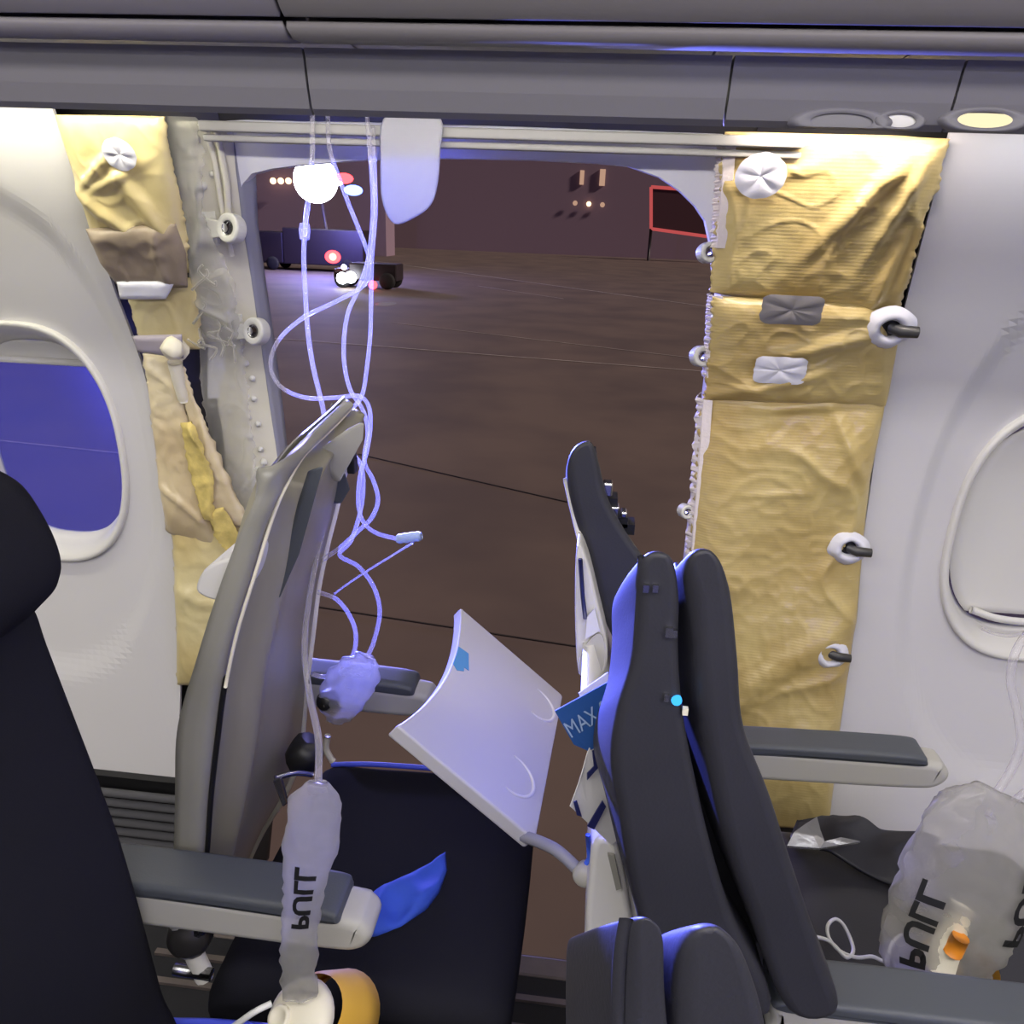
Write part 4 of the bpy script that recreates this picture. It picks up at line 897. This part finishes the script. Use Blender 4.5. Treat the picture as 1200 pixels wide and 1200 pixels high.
# right mask on the seat cushion
m6 = thing('oxygen_mask', 'oxygen mask in a large clear bag on the right-hand seat, black lettering', 'oxygen mask', U(1110, 1130, Y=-.78))
bm = bmesh.new()
at = bag(bm, [U(1176, 930, Y=-.72), U(1160, 960, Y=-.73), U(1140, 1010, Y=-.745), U(1120, 1065, Y=-.76), U(1104, 1110, Y=-.775), U(1098, 1142, Y=-.785)], [.034, .070, .082, .084, .078, .060], .32, 12, crumple=.0035, seg=40, sidev=Vector((1, .1, .1)))
part('reservoir_bag', bm, M['bag'], m6)
lettering(m6, at, 'PULL', .88, .48, .34, u0=-.48); lettering(m6, at, 'PULL', .66, .26, .34, u0=.62)
bm = bmesh.new(); tube(bm, [U(1128, 1062, Y=-.77), U(1112, 1100, Y=-.785), U(1100, 1132, Y=-.79)], [.014, .017, .019], 14); part('mask_stem', bm, M['ivory'], m6)
bm = bmesh.new(); tube(bm, [U(1126, 1098, Y=-.80), U(1116, 1116, Y=-.80)], [.010, .011], 12); part('flow_indicator', bm, M['orange'], m6)
bm = bmesh.new(); lathe(bm, [(.030, .03), (.040, 0), (.048, -.035), (.044, -.036), (.036, 0)], U(1130, 1140, Y=-.72), (.3, -.5, .8), 24); part('mask_cup', bm, M['yellow'], m6)
T9 = [(1212, 735), (1192, 760), (1184, 795), (1192, 835), (1196, 870), (1186, 900), (1168, 930), (1156, 955)]
bm = bmesh.new(); tube(bm, path(T9, ramp(T9, -.62, -.73)), .0055, 8); part('tubing', bm, M['tube'], m6)
T10 = [(1214, 905), (1204, 925), (1188, 940), (1176, 962)]
bm = bmesh.new(); tube(bm, path(T10, ramp(T10, -.70, -.74)), .0045, 8); part('tubing', bm, M['tube'], m6)
m7 = thing('oxygen_tube', 'short clear tube crossing the bottom of the right window', 'tube', U(1180, 742, Y=-.5))
bm = bmesh.new(); T11 = [(1150, 736), (1164, 742), (1184, 745), (1206, 740)]; tube(bm, path(T11, [-.10, -.12, -.14, -.16]), .0035, 8); part('tubing', bm, M['tube'], m7)

# ------------------------------------------------------------------ outside: the night apron
GZ = -2.75
M['apron'] = mat('apron_concrete', (104, 90, 82), .75, rgb2=(88, 76, 72), vscale=.35, bump=.3, bscale=3)
M['paint'] = mat('faded_line_paint', (176, 166, 160), .7, var=.3, vscale=3)
gr = bpy.data.objects.new('ground', None); COL.objects.link(gr); gr['kind'] = 'structure'; gr.location = (0, 60, GZ)
bm = bmesh.new(); grid(bm, lambda u, v: Vector((-260+520*u, -20+340*v, GZ)), 40, 40); part('apron', bm, M['apron'], gr)
def line(pa, pb, w, m='paint', name='painted_line'):
    a, b = U(*pa, Z=GZ+.012), U(*pb, Z=GZ+.012); d = (b-a).normalized(); s = Vector((-d.y, d.x, 0))*w/2
    bm = bmesh.new(); bm.faces.new([bm.verts.new(p) for p in (a-s, b-s, b+s, a+s)]); o = part(name, bm, M[m], gr, False); solid(o, .006); return o
line((240, 390), (850, 437), .10); line((460, 378), (850, 424), .07); line((440, 306), (850, 362), .16); line((560, 335), (660, 350), .10)
line((430, 533), (640, 583), .03, 'apron_joint') if 'apron_joint' in M else None
M['joint'] = mat('slab_joint', (52, 46, 44), .9)
line((420, 532), (700, 596), .03, 'joint', 'slab_joint'); line((300, 700), (760, 770), .02, 'joint', 'slab_joint')
line((-40, 512), (160, 533), .07)
# emergency vehicles
M['lamp_white'] = emit('lamp_white', (.86, .9, 1), 30); M['lamp_red'] = emit('lamp_red', (1, .05, .06), 6); M['lamp_blue'] = emit('lamp_blue', (.12, .2, 1), 8)
M['truck'] = mat('dark_vehicle_paint', (34, 26, 30), .5); M['tyre'] = mat('tyre', (16, 16, 16), .8); M['lamp_amber'] = emit('lamp_amber', (1, .62, .36), 3)
# red outlined barrier far out
M['red'] = emit('red_neon_edge', (1, .16, .16), .5)
RB = [(763, 219), (900, 229), (900, 287), (763, 268)]; YB = 112
rb = thing('barrier', 'red-lit rectangular outline standing far out on the apron, right', 'barrier', U(763, 268, Y=YB))
RBp = [U(px, py, Y=YB) for px, py in RB]
for a, b in zip(RBp, RBp[1:]+RBp[:1]):
    bm = bmesh.new(); tube(bm, [a, b], .22, 8); part('frame_bar', bm, M['red'], rb)
bm = bmesh.new(); plate(bm, RBp, .05, Vector((0, 1, 0))); part('dark_panel', bm, mat('barrier_panel', (70, 34, 40), .7), rb, False)

for p in (RBp[2], RBp[3]):
    bm = bmesh.new(); tube(bm, [p, (p.x, p.y, GZ)], .2, 8); part('post', bm, M['truck'], rb)

def vehicle(name, label, x, y, L, Wd, H, cab):
    t = thing(name, label, 'vehicle', (x, y, GZ))
    bm = bmesh.new(); box(bm, (x+.1*L, y, GZ+.5+(H-.5)/2), (L*.72, Wd, H-.5)); bevel(part('body', bm, M['truck'], t, False), .08)
    bm = bmesh.new(); box(bm, (x-.38*L, y, GZ+.5+(H*cab-.5)/2), (L*.24, Wd*.96, H*cab-.5)); bevel(part('cab', bm, M['truck'], t, False), .12)
    for sx in (-.36, .32):
        for sy in (-.5, .5):
            bm = bmesh.new(); lathe(bm, [(0, .14), (.35, .14), (.5, .08), (.5, -.08), (.35, -.14), (0, -.14)], (x+sx*L, y+sy*Wd, GZ+.5), (0, 1, 0), 20); part('wheel', bm, M['tyre'], t)
    return t
q = U(370, 211, Y=60.0)
v1 = vehicle('fire_truck', 'dark emergency truck outside with a dazzling white floodlight on its mast', q.x-1.0, 62.5, 9, 2.6, 3.2, .9)
bm = bmesh.new(); tube(bm, [(q.x, 62.0, GZ+3.0), (q.x, 60.6, q.z)], .14, 10); part('light_mast', bm, M['truck'], v1)
bm = bmesh.new(); lathe(bm, [(0, .7), (.9, .6), (1.5, .28), (1.62, 0), (1.3, -.4), (.5, -.8), (0, -.82)], q, (EYE-q), 28); part('floodlight', bm, M['lamp_white'], v1)
for (px, py, m) in ((328, 190, 'lamp_white'), (403, 209, 'lamp_red'), (414, 223, 'lamp_blue'), (397, 211, 'lamp_white')):
    c = U(px, py, Y=60.2); bm = bmesh.new(); lathe(bm, [(0, .32), (.35, .27), (.54, 0), (0, -.27)], c, (.2, -1, -.1), 14, 1.3 if m != 'lamp_white' else .7, .7); part('beacon', bm, M[m], v1)
q2 = U(398, 330, Z=GZ+.4)
v2 = vehicle('patrol_car', 'small dark car farther out with a red beacon and white headlamps', q2.x+1.5, q2.y+1.5, 4.2, 1.8, 1.5, .75)
def bulb(root, px, py, y, r, m, nm, a=1, b=1):
    c = U(px, py, Y=y); bm = bmesh.new(); lathe(bm, [(0, .5*r), (.7*r, .4*r), (r, 0), (0, -.3*r)], c, (EYE-c), 18, a, b); return part(nm, bm, M[m], root)
sc = q2.y/22.0
bulb(v2, 390, 301, q2.y, .20*sc, 'lamp_red', 'beacon', 1.1, .9); bulb(v2, 390, 301, q2.y-.2, .10*sc, 'lamp_amber', 'beacon_core')
bulb(v2, 401, 326, q2.y, .16*sc, 'lamp_white', 'headlamp'); bulb(v2, 411, 325, q2.y, .16*sc, 'lamp_white', 'headlamp'); bulb(v2, 403, 313, q2.y, .07*sc, 'lamp_white', 'side_lamp'); bulb(v2, 437, 334, q2.y, .12*sc, 'lamp_red', 'tail_lamp')
# headlight pool on wet concrete, put in as a pale disc
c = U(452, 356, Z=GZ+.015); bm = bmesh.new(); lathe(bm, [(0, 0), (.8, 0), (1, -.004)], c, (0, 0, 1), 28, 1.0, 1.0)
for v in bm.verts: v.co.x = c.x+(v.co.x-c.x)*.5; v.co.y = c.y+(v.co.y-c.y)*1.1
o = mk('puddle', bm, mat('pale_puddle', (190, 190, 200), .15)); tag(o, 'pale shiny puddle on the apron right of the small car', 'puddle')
M['hangar'] = mat('hangar_grey', (132, 112, 124), .9)
# distant buildings with lamps
bd = thing('terminal_building', 'dark building far out at the left with three small lamps in a row', 'building', tuple(U(325, 250, Y=90)))
a, b = U(200, 235, Y=92), U(450, 150, Y=92); bm = bmesh.new(); box(bm, ((a.x+b.x)/2, 94, (GZ+b.z+1)/2), (abs(b.x-a.x), 4, b.z+1-GZ)); part('facade', bm, M['hangar'], bd, False)
for px in (320, 329, 338): bulb(bd, px, 212, 91, .35, 'lamp_amber', 'wall_lamp')
bd2 = thing('hangar', 'dim hangar far beyond the opening with amber lamps', 'building', tuple(U(690, 250, Y=120)))
a, b = U(430, 262, Y=122), U(1000, 160, Y=122); bm = bmesh.new(); box(bm, ((a.x+b.x)/2, 126, (GZ+b.z)/2), (abs(b.x-a.x), 8, b.z-GZ)); part('facade', bm, M['hangar'], bd2, False)
M['win_dim'] = emit('dim_amber_window', (1, .6, .42), .5)
for px, py, w, h in ((682, 208, .6, 1.9), (706, 208, .8, 2.2)):
    c = U(px, py, Y=121.8); bm = bmesh.new(); box(bm, c, (w, .3, h)); part('lit_doorway', bm, M['win_dim'], bd2, False)
for px, py, m in ((690, 239, 'lamp_amber'), (706, 240, 'win_dim'), (674, 238, 'win_dim')): bulb(bd2, px, py, 121.5, .35, m, 'wall_lamp')
